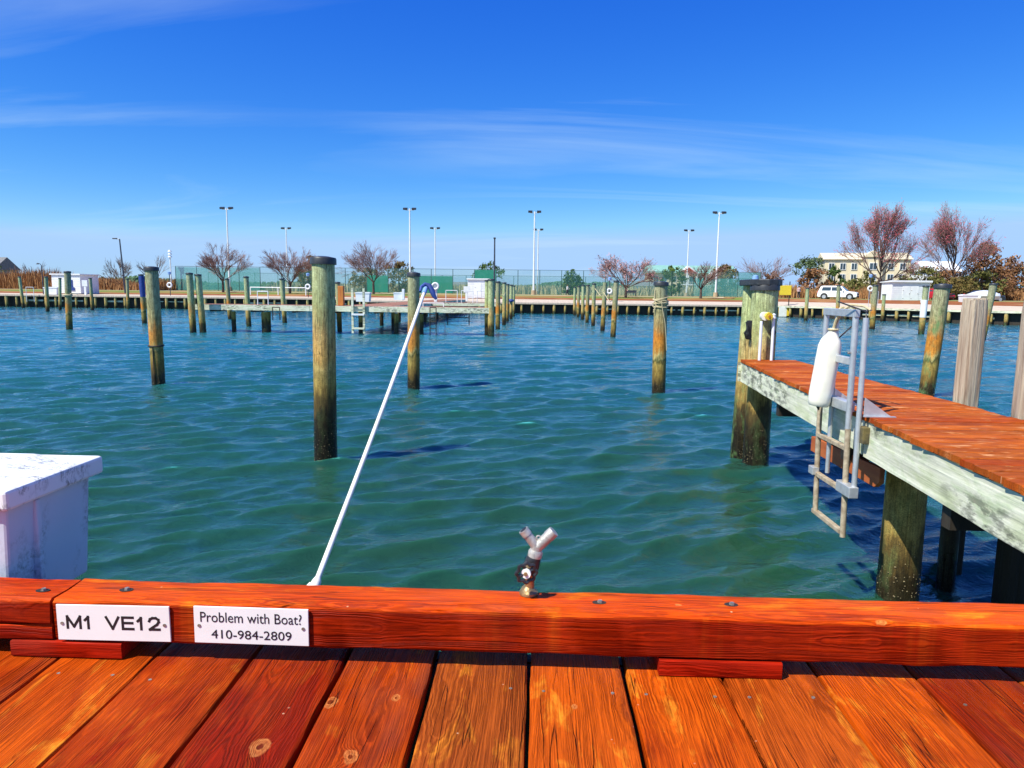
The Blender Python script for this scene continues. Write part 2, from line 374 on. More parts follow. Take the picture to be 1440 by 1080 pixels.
def dockbox_mat():
    t = NT('mildewed_fibreglass')
    o = t.sep(t.obj())
    c = t.mix(t.mr(t.noise(t.obj(), 3, 4), 0.3, 0.7), (.62, .67, .76), (.54, .59, .68))  # pale body tinted bluish, sky-lit shade put into its colour
    m = t.noise(t.comb(o[0], t.math('MULTIPLY', o[1], 6), t.math('MULTIPLY', o[2], 3.4)), 1.3, 3)
    d = t.noise(t.obj(), 70, 5, 0.75)
    c = t.mix(t.math('MULTIPLY', t.mr(m, 0.54, 0.66), t.mr(d, 0.44, 0.62, 0, 0.75)), c, (.16, .2, .22))
    t.set(c, 0.45, 0, 0.4)
    return t.m
def lid_mat():
    t = NT('mildewed_lid')
    o = t.sep(t.obj())
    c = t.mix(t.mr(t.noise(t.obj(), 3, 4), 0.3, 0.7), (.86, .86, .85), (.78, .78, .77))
    m = t.noise(t.comb(t.math('MULTIPLY', o[0], 3.0), t.math('MULTIPLY', o[1], 9), t.math('MULTIPLY', o[2], 9)), 1.6, 3)
    d = t.noise(t.comb(t.math('MULTIPLY', o[0], 2), t.math('MULTIPLY', o[1], 2), o[2]), 42, 6, 0.8)
    c = t.mix(t.math('MULTIPLY', t.mr(m, 0.48, 0.62), t.mr(d, 0.46, 0.58, 0, 0.85)), c, (.12, .11, .10))
    t.set(c, 0.5, 0, 0.35)
    return t.m
M['dockbox'] = dockbox_mat()
M['lid'] = lid_mat()

# ------------------------------------------------------------------ mesh helpers
class MB:
    def __init__(s): s.v = []; s.f = []
    def add(s, vs, fs):
        k = len(s.v); s.v += [tuple(q) for q in vs]; s.f += [tuple(i + k for i in f) for f in fs]
        return s
    def box(s, x0, x1, y0, y1, z0, z1, rot=None, about=None):
        vs = [Vector(p) for p in ((x0, y0, z0), (x1, y0, z0), (x1, y1, z0), (x0, y1, z0), (x0, y0, z1), (x1, y0, z1), (x1, y1, z1), (x0, y1, z1))]
        if rot is not None:
            c = Vector(about) if about else Vector(((x0 + x1) / 2, (y0 + y1) / 2, (z0 + z1) / 2))
            vs = [rot @ (p - c) + c for p in vs]
        return s.add(vs, [(0, 3, 2, 1), (4, 5, 6, 7), (0, 1, 5, 4), (1, 2, 6, 5), (2, 3, 7, 6), (3, 0, 4, 7)])
    def tube(s, pts, rad, n=8, cap=True, flat=1.0):
        pts = [Vector(p) for p in pts]
        if not isinstance(rad, (list, tuple)): rad = [rad] * len(pts)
        vs = []; fs = []; up = None
        for i, p in enumerate(pts):
            d = (pts[min(i + 1, len(pts) - 1)] - pts[max(i - 1, 0)]).normalized()
            if up is None or abs(up.dot(d)) > 0.98: up = Vector((0, 0, 1)) if abs(d.z) < 0.9 else Vector((0, 1, 0))
            a = d.cross(up).normalized(); b = a.cross(d).normalized(); up = b
            for k in range(n):
                t = 2 * PI * k / n
                vs.append(p + (a * math.cos(t) + b * math.sin(t) * flat) * rad[i])
        for i in range(len(pts) - 1):
            for k in range(n):
                q = (k + 1) % n
                fs.append((i * n + k, i * n + q, (i + 1) * n + q, (i + 1) * n + k))
        if cap:
            fs.append(tuple(reversed(range(n)))); fs.append(tuple(range((len(pts) - 1) * n, len(pts) * n)))
        return s.add(vs, fs)
    def prism(s, poly, d0, d1, axis='y'):
        n = len(poly)
        def P(a, b, d): return {'y': (a, d, b), 'x': (d, a, b), 'z': (a, b, d)}[axis]
        vs = [P(a, b, d0) for a, b in poly] + [P(a, b, d1) for a, b in poly]
        fs = [(i, (i + 1) % n, n + (i + 1) % n, n + i) for i in range(n)] + [tuple(reversed(range(n))), tuple(range(n, 2 * n))]
        return s.add(vs, fs)
    def torus(s, c, R, r, n=24, m=8, mat=None):
        vs = []; fs = []
        for i in range(n):
            a = 2 * PI * i / n
            for j in range(m):
                b = 2 * PI * j / m
                p = Vector(((R + r * math.cos(b)) * math.cos(a), (R + r * math.cos(b)) * math.sin(a), r * math.sin(b)))
                if mat is not None: p = mat @ p
                vs.append(p + Vector(c))
        for i in range(n):
            for j in range(m):
                fs.append((i * m + j, ((i + 1) % n) * m + j, ((i + 1) % n) * m + (j + 1) % m, i * m + (j + 1) % m))
        return s.add(vs, fs)
    def build(s, name, mat, parent=None, smooth=False, loc=None, bevel=0.0):
        me = bpy.data.meshes.new(name)
        me.from_pydata(s.v, [], s.f)
        me.update()
        if smooth or bevel:
            bm = bmesh.new(); bm.from_mesh(me)
            if bevel:
                es = [e for e in bm.edges if len(e.link_faces) == 2 and e.calc_face_angle(0) > 0.5]
                bmesh.ops.bevel(bm, geom=es, offset=bevel, segments=2, profile=0.5, affect='EDGES')
            bmesh.ops.recalc_face_normals(bm, faces=bm.faces)
            for f in bm.faces: f.smooth = smooth
            if smooth:
                for e in bm.edges:
                    if len(e.link_faces) == 2 and e.calc_face_angle(0) > 0.6: e.smooth = False
            bm.to_mesh(me); bm.free()
        else:
            bm = bmesh.new(); bm.from_mesh(me)
            bmesh.ops.recalc_face_normals(bm, faces=bm.faces); bm.to_mesh(me); bm.free()
        me.materials.append(mat)
        return link(name, me, parent, loc)
def link(name, me, parent=None, loc=None):
    o = bpy.data.objects.new(name, me)
    COL.objects.link(o)
    if parent is not None: o.parent = parent
    if loc is not None: o.location = loc
    return o
def thing(name, label, cat, loc=(0, 0, 0), rz=0.0, group=None):
    o = link(name, None, None, loc)
    o.rotation_euler = (0, 0, rz)
    o.empty_display_size = 0.3
    return tag(o, label, cat, group)
def tag(o, label, cat, group=None):
    o['label'] = label; o['category'] = cat
    if group: o['group'] = group
    return o
def struct(o): o['kind'] = 'structure'; return o
def stuff(o): o['kind'] = 'stuff'; return o
def box(name, mat, parent, x0, x1, y0, y1, z0, z1, bevel=0.0, rot=None):
    return MB().box(x0, x1, y0, y1, z0, z1, rot).build(name, mat, parent, bevel=bevel)
def relabel(root, label, group=None):
    root['label'] = label
    if group: root['group'] = group
def copy_tree(o, parent=None):
    c = o.copy(); COL.objects.link(c); c.parent = parent
    for ch in list(o.children): copy_tree(ch, c)
    return c

def wood_bar(L0, L1, prof, axis, seg=24, amp=0.0015, seed=0, taper_fn=None):
    """a board with slightly uneven faces: bevelled section polygon prof lofted along its length"""
    r = random.Random(seed); n = len(prof); vs = []; fs = []
    ph = [(r.uniform(0, 6), r.uniform(3, 9)) for _ in range(n)]
    for i in range(seg + 1):
        t = L0 + (L1 - L0) * i / seg
        for k, (a, b) in enumerate(prof):
            ja = amp * math.sin(ph[k][0] + t * ph[k][1] * 3) + r.uniform(-.4, .4) * amp
            jb = amp * math.cos(ph[k][0] + t * ph[k][1] * 2) + r.uniform(-.4, .4) * amp
            if axis == 'y': vs.append((a + ja, t, b + jb))
            else: vs.append((t, a + ja, b + jb))
    for i in range(seg):
        for k in range(n):
            q = (k + 1) % n
            fs.append((i * n + k, i * n + q, (i + 1) * n + q, (i + 1) * n + k))
    fs += [tuple(range(n)), tuple(range(seg * n, seg * n + n))]
    return MB().add(vs, fs)
def rect_prof(a0, a1, b0, b1, c=0.006):
    return [(a0 + c, b0), (a1 - c, b0), (a1, b0 + c), (a1, b1 - c), (a1 - c * .4, b1 - c * .3), (a1 - c, b1), ((a0 + a1) / 2, b1), (a0 + c, b1), (a0 + c * .4, b1 - c * .3), (a0, b1 - c), (a0, b0 + c)]

# ------------------------------------------------------------------ water
def make_water():
    r = np.random.RandomState(5)
    ys = list(np.arange(-8, 4.6, 0.35))
    y = 4.6
    while y < 96:
        ys.append(y); y += max(0.020, 0.0050 * y)
    ys = np.array(ys)
    tn = np.arange(-0.90, 0.9001, 0.0036)
    tl = -0.90 - np.cumsum(np.linspace(0.004, 0.12, 36)); tr = 0.90 + np.cumsum(np.linspace(0.004, 0.12, 36))
    ts = np.concatenate([tl[::-1], tn, tr])
    Y, T = np.meshgrid(ys, ts, indexing='ij')
    X = T * (np.maximum(Y, 0) + 1.5)
    Y = Y.copy()
    sp_ = np.maximum(0.022, 0.0052 * np.maximum(Y, 0)) * 1.0
    Z = np.zeros_like(X); DX = np.zeros_like(X); DY = np.zeros_like(X)
    N = 150
    main = math.radians(113)
    for i in range(N):
        u = i / (N - 1)
        lam = 0.10 * (1.9 / 0.10) ** (u ** 1.1)
        spread = 0.85 - 0.50 * u
        a = main + r.normal(0, 1) * spread * 0.62
        k = 2 * PI / lam
        s = 0.041 * (0.62 + 0.86 * math.exp(-((math.log(lam) - math.log(0.46)) / 0.60) ** 2)) * r.uniform(0.6, 1.3)
        amp = s / k
        kx, ky = k * math.cos(a), k * math.sin(a)
        ph = kx * X + ky * Y + r.uniform(0, 2 * PI)
        att = np.clip((lam / sp_ - 2.5) / 3.0, 0, 1)
        # gusts: patches of stronger and weaker ripples
        g = 0.75 + 0.45 * np.sin(X * r.uniform(.15, .5) + Y * r.uniform(.1, .4) + r.uniform(0, 6)) if i % 3 else 1.0
        c = np.cos(ph) * amp * att * g; sn = np.sin(ph) * amp * att * g
        Z += c; DX -= 0.95 * math.cos(a) * sn; DY -= 0.95 * math.sin(a) * sn
    X2 = X + DX; Y2 = Y + DY
    ny, nx = X.shape
    co = np.stack([X2, Y2, Z], -1).reshape(-1, 3).astype(np.float32)
    idx = np.arange(ny * nx).reshape(ny, nx)
    f = np.stack([idx[:-1, :-1], idx[:-1, 1:], idx[1:, 1:], idx[1:, :-1]], -1).reshape(-1, 4)
    me = bpy.data.meshes.new('water')
    me.vertices.add(len(co)); me.vertices.foreach_set('co', co.ravel())
    me.loops.add(f.size); me.loops.foreach_set('vertex_index', f.ravel().astype(np.int32))
    me.polygons.add(len(f)); me.polygons.foreach_set('loop_start', np.arange(0, f.size, 4, dtype=np.int32))
    me.polygons.foreach_set('loop_total', np.full(len(f), 4, dtype=np.int32))
    me.polygons.foreach_set('use_smooth', np.ones(len(f), dtype=bool))
    me.update(); me.validate()
    t = NT('harbour_water')
    p = t.pos()
    o = t.sep(p)
    fine = t.noise(t.comb(t.math('MULTIPLY', o[0], 0.75), o[1], 0.0), 11, 4, 0.6, 0.4)
    mid = t.noise(t.comb(t.math('MULTIPLY', o[0], 0.5), o[1], 0.0), 3.2, 5, 0.65, 0.5)
    dist = t.vmath('LENGTH', t.comb(o[0], o[1], 0.0), None)
    midw = t.mr(dist, 12, 45, 0.0, 1.0)
    finew = t.mr(dist, 6, 60, 0.11, 0.06)
    h = t.math('ADD', t.math('MULTIPLY', fine, finew), t.math('MULTIPLY', mid, t.math('MULTIPLY', midw, 0.55)))
    turb = t.noise(t.comb(o[0], o[1], 0), 0.35, 3)
    c = t.mix(t.mr(turb, 0.35, 0.65), (.014, .062, .030), (.012, .068, .042))
    c = t.mix(t.mr(dist, 8, 40), c, (.012, .130, .170))  # bluer with distance: reflected sky put into the base colour
    t.set(c, 0.03, 0.0, 0.5)
    t.b.inputs['Subsurface Weight'].default_value = 1.0
    t.b.inputs['Subsurface Radius'].default_value = (0.7, 1.0, 0.9)
    t.b.inputs['Subsurface Scale'].default_value = 0.35
    t.b.inputs['IOR'].default_value = 1.45
    t.bump(h, 0.16, 1.0)
    me.materials.append(t.m)
    return struct(link('water', me))
make_water()

# ------------------------------------------------------------------ land
def front(x):        # distance of the bulkhead face
    if x < 28.6: return 86.0
    return 86.0 - (x - 28.6) * 1.15 if x < 60 else 86.0 - 31.4 * 1.15
def capz(x): return 1.56 if x < -21.5 else 1.34
def land_z(x, d):
    c = capz(x) - 0.02
    if x < 28.6:
        pts = [(0, c), (6, 1.66), (24, 2.12), (32, 2.2), (6000, 2.2)]
    else:
        pts = [(0, c), (5, 1.72), (13, 2.15), (24, 2.2), (6000, 2.2)]
    for (a, za_), (b, zb_) in zip(pts, pts[1:]):
        if d <= b: return za_ + (zb_ - za_) * (d - a) / (b - a)
    return 2.2
xs = [-3000, -600, -250, -140, -100, -80, -60, -45, -30, -21.6, -21.4, -10, 0, 10, 20, 28.5, 28.7, 33, 38, 43, 48, 54, 59.9, 60.1, 80, 120, 250, 600, 3000]
def strip(name, d0, d1, steps, mat, lift=0.0, x0=None, x1=None):
    X = [x for x in xs if (x0 is None or x >= x0) and (x1 is None or x <= x1)]
    vs = []; fs = []
    for j in range(len(steps)):
        for x in X:
            d = steps[j]
            vs.append((x, front(x) + d, land_z(x, d) + lift))
    n = len(X)
    for j in range(len(steps) - 1):
        for i in range(n - 1):
            fs.append((j * n + i, j * n + i + 1, (j + 1) * n + i + 1, (j + 1) * n + i))
    return struct(MB().add(vs, fs).build(name, mat))
def ground_mat(name, a, b, c3=None, scale=0.6, stretch=(1, 1, 1)):
    t = NT(name)
    v = t.vmath('MULTIPLY', t.pos(), stretch)
    n = t.noise(v, scale, 6, 0.65)
    m = t.noise(t.pos(), scale * 0.15, 3)
    c = t.mix(t.mr(n, 0.35, 0.65), a, b)
    if c3: c = t.mix(t.mr(m, 0.5, 0.62), c, c3)
    t.set(c, 0.95, 0, 0.1)
    t.bump(n, 0.06)
    return t.m
M['field'] = ground_mat('dry_field', (.30, .24, .11), (.20, .17, .07), (.12, .17, .04), 0.4)
M['mulch'] = ground_mat('red_brown_mulch', (.30, .10, .035), (.20, .07, .03), (.34, .17, .07), 1.5)
M['grass'] = ground_mat('spring_grass', (.13, .19, .035), (.19, .20, .05), (.30, .17, .06), 0.8)
M['boardwalk'] = ground_mat('pink_grey_boardwalk', (.58, .48, .38), (.46, .37, .29), None, 1.2, (6, .3, 1))
M['path'] = ground_mat('pale_path', (.60, .52, .36), (.5, .43, .3), None, 2)
strip('ground', 0, 1, [0, 3, 6, 13, 24, 32, 60, 150, 400, 1200, 5000], M['field'], -0.012)
strip('boardwalk', 0, 0, [0.02, 3, 5.9], M['boardwalk'], 0.004)
strip('mulch_bed', 0, 0, [6.0, 9, 13.0], M['mulch'], 0.0)
strip('grass_verge', 0, 0, [13.1, 18, 23.9], M['grass'], 0.0)
strip('path', 0, 0, [24.0, 27.5], M['path'], 0.0)

# bulkhead
def bulkhead(name, label, pts, seed, z, fm):
    root = thing(name, label, 'bulkhead')
    r = random.Random(seed)
    for (xa, ya), (xb, yb) in zip(pts, pts[1:]):
        L = math.hypot(xb - xa, yb - ya); ux, uy = (xb - xa) / L, (yb - ya) / L
        nx_, ny_ = uy, -ux
        ang = math.atan2(uy, ux)
        R = Matrix.Rotation(ang, 3, 'Z')
        def bar(nm, s0, s1, o0, o1, z0, z1, mat):
            b = MB()
            cs = []
            for zz_ in (z0, z1):
                for s_, o_ in ((s0, o0), (s1, o0), (s1, o1), (s0, o1)):
                    cs.append((xa + ux * s_ + nx_ * o_, ya + uy * s_ + ny_ * o_, zz_))
            b.add(cs, [(0, 3, 2, 1), (4, 5, 6, 7), (0, 1, 5, 4), (1, 2, 6, 5), (2, 3, 7, 6), (3, 0, 4, 7)])
            return b.build(nm, mat, root)
        bar('sheet_wall', 0, L, -0.3, -0.15, -2.2, z - 0.10, M['dark_wood'])
        bar('cap_board', -0.01, L + 0.01, -0.3, 0.42, z - 0.09, z + 0.0, M['boardwalk'])
        bar('face_board', 0, L, 0.425, 0.47, z - 0.2, z - 0.012, fm)
        s = r.uniform(0.3, 1); k = 0
        while s < L - 0.3:
            x, y = xa + ux * s + nx_ * 0.28, ya + uy * s + ny_ * 0.28
            rad = 0.17 if k % 2 == 0 else 0.13
            p = MB().tube([(0, 0, -1.5), (0, 0, z - 0.10)], rad, 8).build('post', M['pile'], root, True, (x, y, 0))
            p['lift'] = 0.35; p['rust'] = 0.0; p['algae'] = 0.6
            s += r.uniform(1.15, 1.4); k += 1
        s = 0.2
        while s < L - 2.6:
            if r.random() < 0.62: bar('waler', s, s + 2.2, -0.12, 0.06, z - 0.78 + r.uniform(-.05, .05), z - 0.62, M['fascia_x'])
            s += 2.55
    return root
bulkhead('bulkhead', 'long dark timber bulkhead across the far basin behind the two centre rows of piles', [(-21.5, 86), (28.6, 86)], 3, 1.34, M['boardwalk'])
bulkhead('bulkhead', 'far left timber bulkhead in front of the rust brown brush and white shed', [(-128, 86), (-21.5, 86)], 4, 1.56, M['boardwalk'])
bulkhead('bulkhead', 'timber bulkhead at right bending nearer below the white car and shed', [(28.6, 86), (60, 49.9)], 5, 1.34, M['fascia_x'])

# ------------------------------------------------------------------ piles
def pile(x, y, top, d, label, xt=None, yt=None, rust=1.0, lift=0.0, algae=0.3, cap=True, group='mooring piles', seed=None, near=False, name='mooring_pile'):
    r = random.Random(int(x * 97 + y * 31) if seed is None else seed)
    root = thing(name, label, 'pile', (x, y, 0), 0, group)
    n = 28 if near else 14
    rows = 40 if near else 10
    dx_ = 0 if xt is None else xt - x; dy_ = 0 if yt is None else yt - y
    vs = []; fs = []
    ph = [r.uniform(0, 6) for _ in range(6)]
    R = d / 2
    for i in range(rows + 1):
        t = i / rows; z = -1.6 + (top + 1.6) * t; q = z / max(top, .1)
        rr = R * (1.04 - 0.07 * t) * (1 + 0.012 * math.sin(z * 2.1 + ph[0]))
        for k in range(n):
            a = 2 * PI * k / n
            m = rr * (1 + 0.018 * math.sin(a * 2 + ph[1] + z * .3) + 0.012 * math.sin(a * 3 + ph[2]) + (0.008 * math.sin(a * 9 + ph[3] + z) if near else 0))
            vs.append((dx_ * q + m * math.cos(a), dy_ * q + m * math.sin(a), z))
    for i in range(rows):
        for k in range(n):
            q = (k + 1) % n
            fs.append((i * n + k, i * n + q, (i + 1) * n + q, (i + 1) * n + k))
    fs.append(tuple(range(rows * n, rows * n + n)))
    s = MB().add(vs, fs).build('shaft', M['pile'], root, True)
    s['rust'] = rust; s['lift'] = lift; s['algae'] = algae
    if cap:
        h = 0.085 if near else 0.07
        tl = Matrix.Rotation(r.uniform(-.03, .03), 3, 'Y')
        c = MB()
        nn = 24
        prof = [(R * 1.03, -h), (R * 1.13, -h), (R * 1.12, -0.01), (R * 1.05, 0.012), (R * 0.4, 0.03), (0.001, 0.032)]
        vs = []; fs = []
        for i, (a_, b_) in enumerate(prof):
            for k in range(nn):
                a = 2 * PI * k / nn
                vs.append(tl @ Vector((a_ * math.cos(a) * (1 + .02 * math.sin(3 * a + ph[4])), a_ * math.sin(a), b_)) + Vector((dx_, dy_, top)))
        for i in range(len(prof) - 1):
            for k in range(nn):
                q = (k + 1) % nn
                fs.append((i * nn + k, i * nn + q, (i + 1) * nn + q, (i + 1) * nn + k))
        c.add(vs, fs).build('cap', M['black_cap'], root, True)
    if near:
        b = MB()
        for _ in range(150):
            a = r.uniform(0, 2 * PI); z = abs(r.gauss(0.0, 0.24)) + 0.02; q = z / top
            sz = r.uniform(0.003, 0.0075)
            c = Vector((dx_ * q + R * 1.01 * math.cos(a), dy_ * q + R * 1.01 * math.sin(a), z))
            u = Vector((-math.sin(a), math.cos(a), 0)); nrm = Vector((math.cos(a), math.sin(a), 0)); up = Vector((0, 0, 1))
            b.add([c + u * sz, c + up * sz, c - u * sz, c - up * sz, c + nrm * sz * 0.9], [(0, 1, 4), (1, 2, 4), (2, 3, 4), (3, 0, 4)])
        stuff(b.build('barnacles', M['barnacle'], root))
    return root

p1 = pile(-3.08, 9.95, 2.95, .325, 'nearest thick mooring pile with a black cap, left of the white pole', xt=-3.05, rust=0.35, lift=-0.38, algae=.12, near=True)
p2 = pile(-9.93, 17.9, 3.03, .33, 'capped mooring pile at left standing alone with an orange middle band and dark lower collar', xt=-9.96, rust=0.8, lift=0.1, algae=.15, near=True)
p3 = pile(-3.19, 17.9, 2.96, .31, 'capped mooring pile just left of the blue tip of the white pole', xt=-3.17, rust=0.9, lift=0.05, algae=.15, near=True)
p4 = pile(3.12, 17.9, 2.80, .34, 'mooring pile wound with loose rope at right of centre', xt=3.08, rust=1.0, lift=0.1, algae=.1, near=True)
p5 = pile(9.95, 18.1, 2.82, .36, 'green flecked capped mooring pile with a wide rust orange band beyond the stained finger pier', xt=10.12, rust=1.0, lift=0.05, algae=.9, near=True)
# rope on p4
b = MB()
for z, tx, ty, R in ((2.36, .10, .03, .19), (2.30, -.14, .05, .195), (2.26, .05, -.08, .192), (2.42, -.20, .12, .19), (2.33, .22, .1, .2), (2.2, .02, .1, .19)):
    b.torus((-.035, 0, z), R, .012, 26, 5, Matrix.Rotation(tx, 3, 'Y') @ Matrix.Rotation(ty, 3, 'X'))
for k in range(3):
    b.tube([(-.2, -.08, 2.62 - .05 * k), (-.21, -.1, 2.4), (-.18 + .03 * k, -.13, 2.2), (-.23, -.12, 2.05 + .06 * k)], .011, 5)
b.tube([(-.05, -.2, 2.34), (-.01, -.21, 2.1), (.06, -.2, 1.8), (.10, -.19, 1.45), (.13, -.17, 1.1)], .010, 5)
tag(b.build('rope', M['rope'], None, True, (3.12, 17.9, 0)), 'cream rope wound round the pile right of centre with a tail hanging down', 'rope')
b = MB()
b.torus((0, 0, 1.02), .178, .022, 24, 6, Matrix.Rotation(.05, 3, 'X'))
b.tube([(.0, -.18, 1.02), (.01, -.185, .5), (.0, -.19, .02)], .012, 5)
tag(b.build('rope', M['dark_wood'], None, True, (-9.94, 17.9, 0)), 'dark old rope collar low on the lone capped pile at left', 'rope')

# two rows to the seawall
rowR = [(4.40, 41.1, 3.25), (4.42, 48.1, 3.25), (4.33, 55.2, 3.27), (4.27, 61.2, 3.23), (4.33, 68.5, 3.29), (4.30, 75.5, 3.26), (4.20, 81.5, 3.2)]
ordn = ['nearest', 'second', 'third', 'fourth', 'fifth', 'sixth', 'farthest']
for i, (x, y, tp) in enumerate(rowR):
    pile(x, y, tp, .31, '%s mooring pile in the right hand row leading back to the bulkhead' % ordn[i], xt=x + (.1 if i < 2 else 0), rust=(1, .9, .6, 1, .1, .9, .2)[i], lift=.1, algae=.25, cap=i != 1)
rowL = [(-2.69, 40.4, 3.24), (-2.74, 48.1, 3.23), (-2.62, 54.5, 3.26), (-2.66, 61.0, 3.22), (-2.58, 67.5, 3.22), (-2.60, 75.0, 3.23)]
ordl = ['nearest', 'second', 'third', 'fourth', 'fifth', 'farthest']
for i, (x, y, tp) in enumerate(rowL):
    pile(x, y, tp, .38 if i == 0 else .31, '%s pile in the left centre row behind the right end of the cross pier' % ordl[i], rust=(.1, 1, .3, .8, .2, .1)[i], lift=.1, algae=.5)
pile(-2.95, 40.75, 3.2, .28, 'thinner pile just behind the nearest one at the right end of the cross pier', rust=.1, algae=.3)
far = [(-28.15, 41.2, 3.43, .36, 'capped pile with rope tied halfway in front of the white shed at left', -28.03, .9),
       (-50.68, 71.0, 3.56, .36, 'thin leaning pile between the white pedestal and the white shed at far left', -50.6, .5),
       (-52.83, 76.0, 3.50, .30, 'slim pile against the left part of the white shed', -52.6, .1),
       (-50.08, 77.4, 3.56, .34, 'pile at the right edge of the white shed at far left', -50.1, .5),
       (-49.6, 83.5, 3.6, .34, 'pile before the small round bare tree at left', -49.5, .7),
       (-61.4, 81.9, 3.69, .34, 'leaning pile in front of the small white dock box at far left', -61.6, .2),
       (-28.08, 49.2, 3.46, .34, 'pile with a blue sleeve behind the lone capped pile at left', -28.15, 1.0),
       (-19.73, 39.5, 3.38, .36, 'left one of the close pair of piles at the left end of the cross pier', -19.8, .5),
       (-19.25, 39.7, 3.31, .36, 'right one of the close pair of piles at the left end of the cross pier', -19.4, .1),
       (-25.82, 58.1, 3.37, .34, 'pile with an orange foot under the second bare cherry tree from the left', -25.95, 1.0),
       (-19.73, 47.3, 3.36, .34, 'pile behind the cross pier left of the white rail frame', -19.8, .3),
       (-19.35, 53.1, 3.34, .34, 'pile behind the cross pier just right of the white rail frame', -19.5, .4),
       (-21.0, 57.5, 3.3, .3, 'pile seen through the white rail frame on the cross pier', -21.0, .9),
       (-12.13, 42.6, 3.0, .30, 'short pile behind the nearest thick pile at the cross pier', -12.2, .6),
       (27.5, 73.3, 3.33, .36, 'pale green pile below the wind bent pine on the right shore', 27.5, .3),
       (32.2, 76.9, 3.70, .40, 'pile in front of the white car', 32.1, .8),
       (37.6, 81.0, 2.95, .34, 'low orange pile right of the white car', 37.6, 1.0),
       (26.09, 55.8, 3.41, .40, 'green topped orange pile left of the white shed at right', 26.1, 1.0),
       (35.71, 74.3, 2.78, .34, 'short weathered pile at the left edge of the right white shed', 35.7, .3),
       (26.34, 49.2, 3.29, .38, 'pile with a white wrap at the right edge of the right white shed', 26.4, .6),
       (26.42, 42.7, 3.36, .40, 'pile with a rust orange middle between the two bare grey posts at right', 26.8, 1.0)]
for x, y, tp, d, lb, xt, ru in far:
    pile(x, y, tp, d, lb, xt=xt, rust=ru, lift=.12, algae=.45)
# wraps
def sleeve(x, y, z0, z1, R, mat, label, xt=0.0, cat='sleeve', name='pile_sleeve'):
    b = MB().tube([(0, 0, z0), (xt * .5, 0, (z0 + z1) / 2), (xt, 0, z1)], [R, R * 1.03, R * .99], 14, cap=False)
    return tag(b.build(name, mat, None, True, (x, y, 0)), label, cat)
sleeve(-28.09, 49.2, 1.9, 3.36, .185, M['blue'], 'blue sleeve round the upper half of a pile behind the lone capped pile at left', -.04)
sleeve(26.36, 49.2, 1.15, 2.35, .205, M['white_plastic'], 'white wrap round the middle of the pile beside the right white shed', .02)
b = MB().torus((0, 0, 2.04), .21, .05, 20, 6); b.tube([(0, 0, 2.0), (.3, -.1, 2.15), (.5, .2, 2.1)], .03, 5)
tag(b.build('rope', M['rope'], None, True, (-28.1, 41.2, 0)), 'pale rope tied round the capped pile in front of the far left shed', 'rope')
tag(MB().torus((.0, -.18, 2.15), .12, .11, 14, 8, Matrix.Scale(1.2, 3)).build('fender_ball', M['blue'], None, True, (-2.58, 67.5, -0.4)), 'blue fender ball hung on a pile in the left hand centre row', 'fender')
b = MB().tube([(-2.6, 48.1, 2.4), (-2.5, 51, 2.2), (-2.55, 54.5, 2.5)], .02, 4); b2 = MB()
b.tube([(4.4, 55.2, 2.9), (4.45, 50.5, 2.35), (4.42, 48.1, 2.6), (4.44, 44, 2.0), (4.42, 41.1, 2.2)], .025, 4)
tag(b.build('rope', M['rope'], None, True), 'slack pale line sagging between piles of the right hand centre row', 'rope')

# ------------------------------------------------------------------ main dock
dock = thing('main_dock', 'orange red stained plank dock with a heavy kerb rail in the foreground', 'dock', (0, 0, 0))
gaps = [-3.56 + .235 * k for k in range(0, 11)] + [-0.993 + .0, -0.95, -.705, -.470, -.243, -.008, .225, .462, .700, .940, 1.177]
gaps = [-.95 - .237 * k for k in range(14, 0, -1)] + [-.95, -.705, -.470, -.243, -.008, .227, .462, .698, .938, 1.177] + [1.177 + .237 * k for k in range(1, 16)]
gw = {-.705: .009, -.470: .013, -.243: .015, -.008: .009, .227: .013, .462: .006, .698: .006, .938: .006, -.95: .007}
knots = {-.705: (.151, 1.295, .019, 9, 9, .001, 9, 9, .001), -.470: (.155, 1.48, .010, .106, 1.275, .015, .012, 1.452, .014), -.008: (.10, 1.467, .006, 9, 9, .001, 9, 9, .001)}
tones = {-.95: .3, -.705: .15, -.470: .45, -.243: .5, -.008: 1.0, .227: .72, .462: .8, .698: .85, .938: .2, 1.177: .0}
r = random.Random(8)
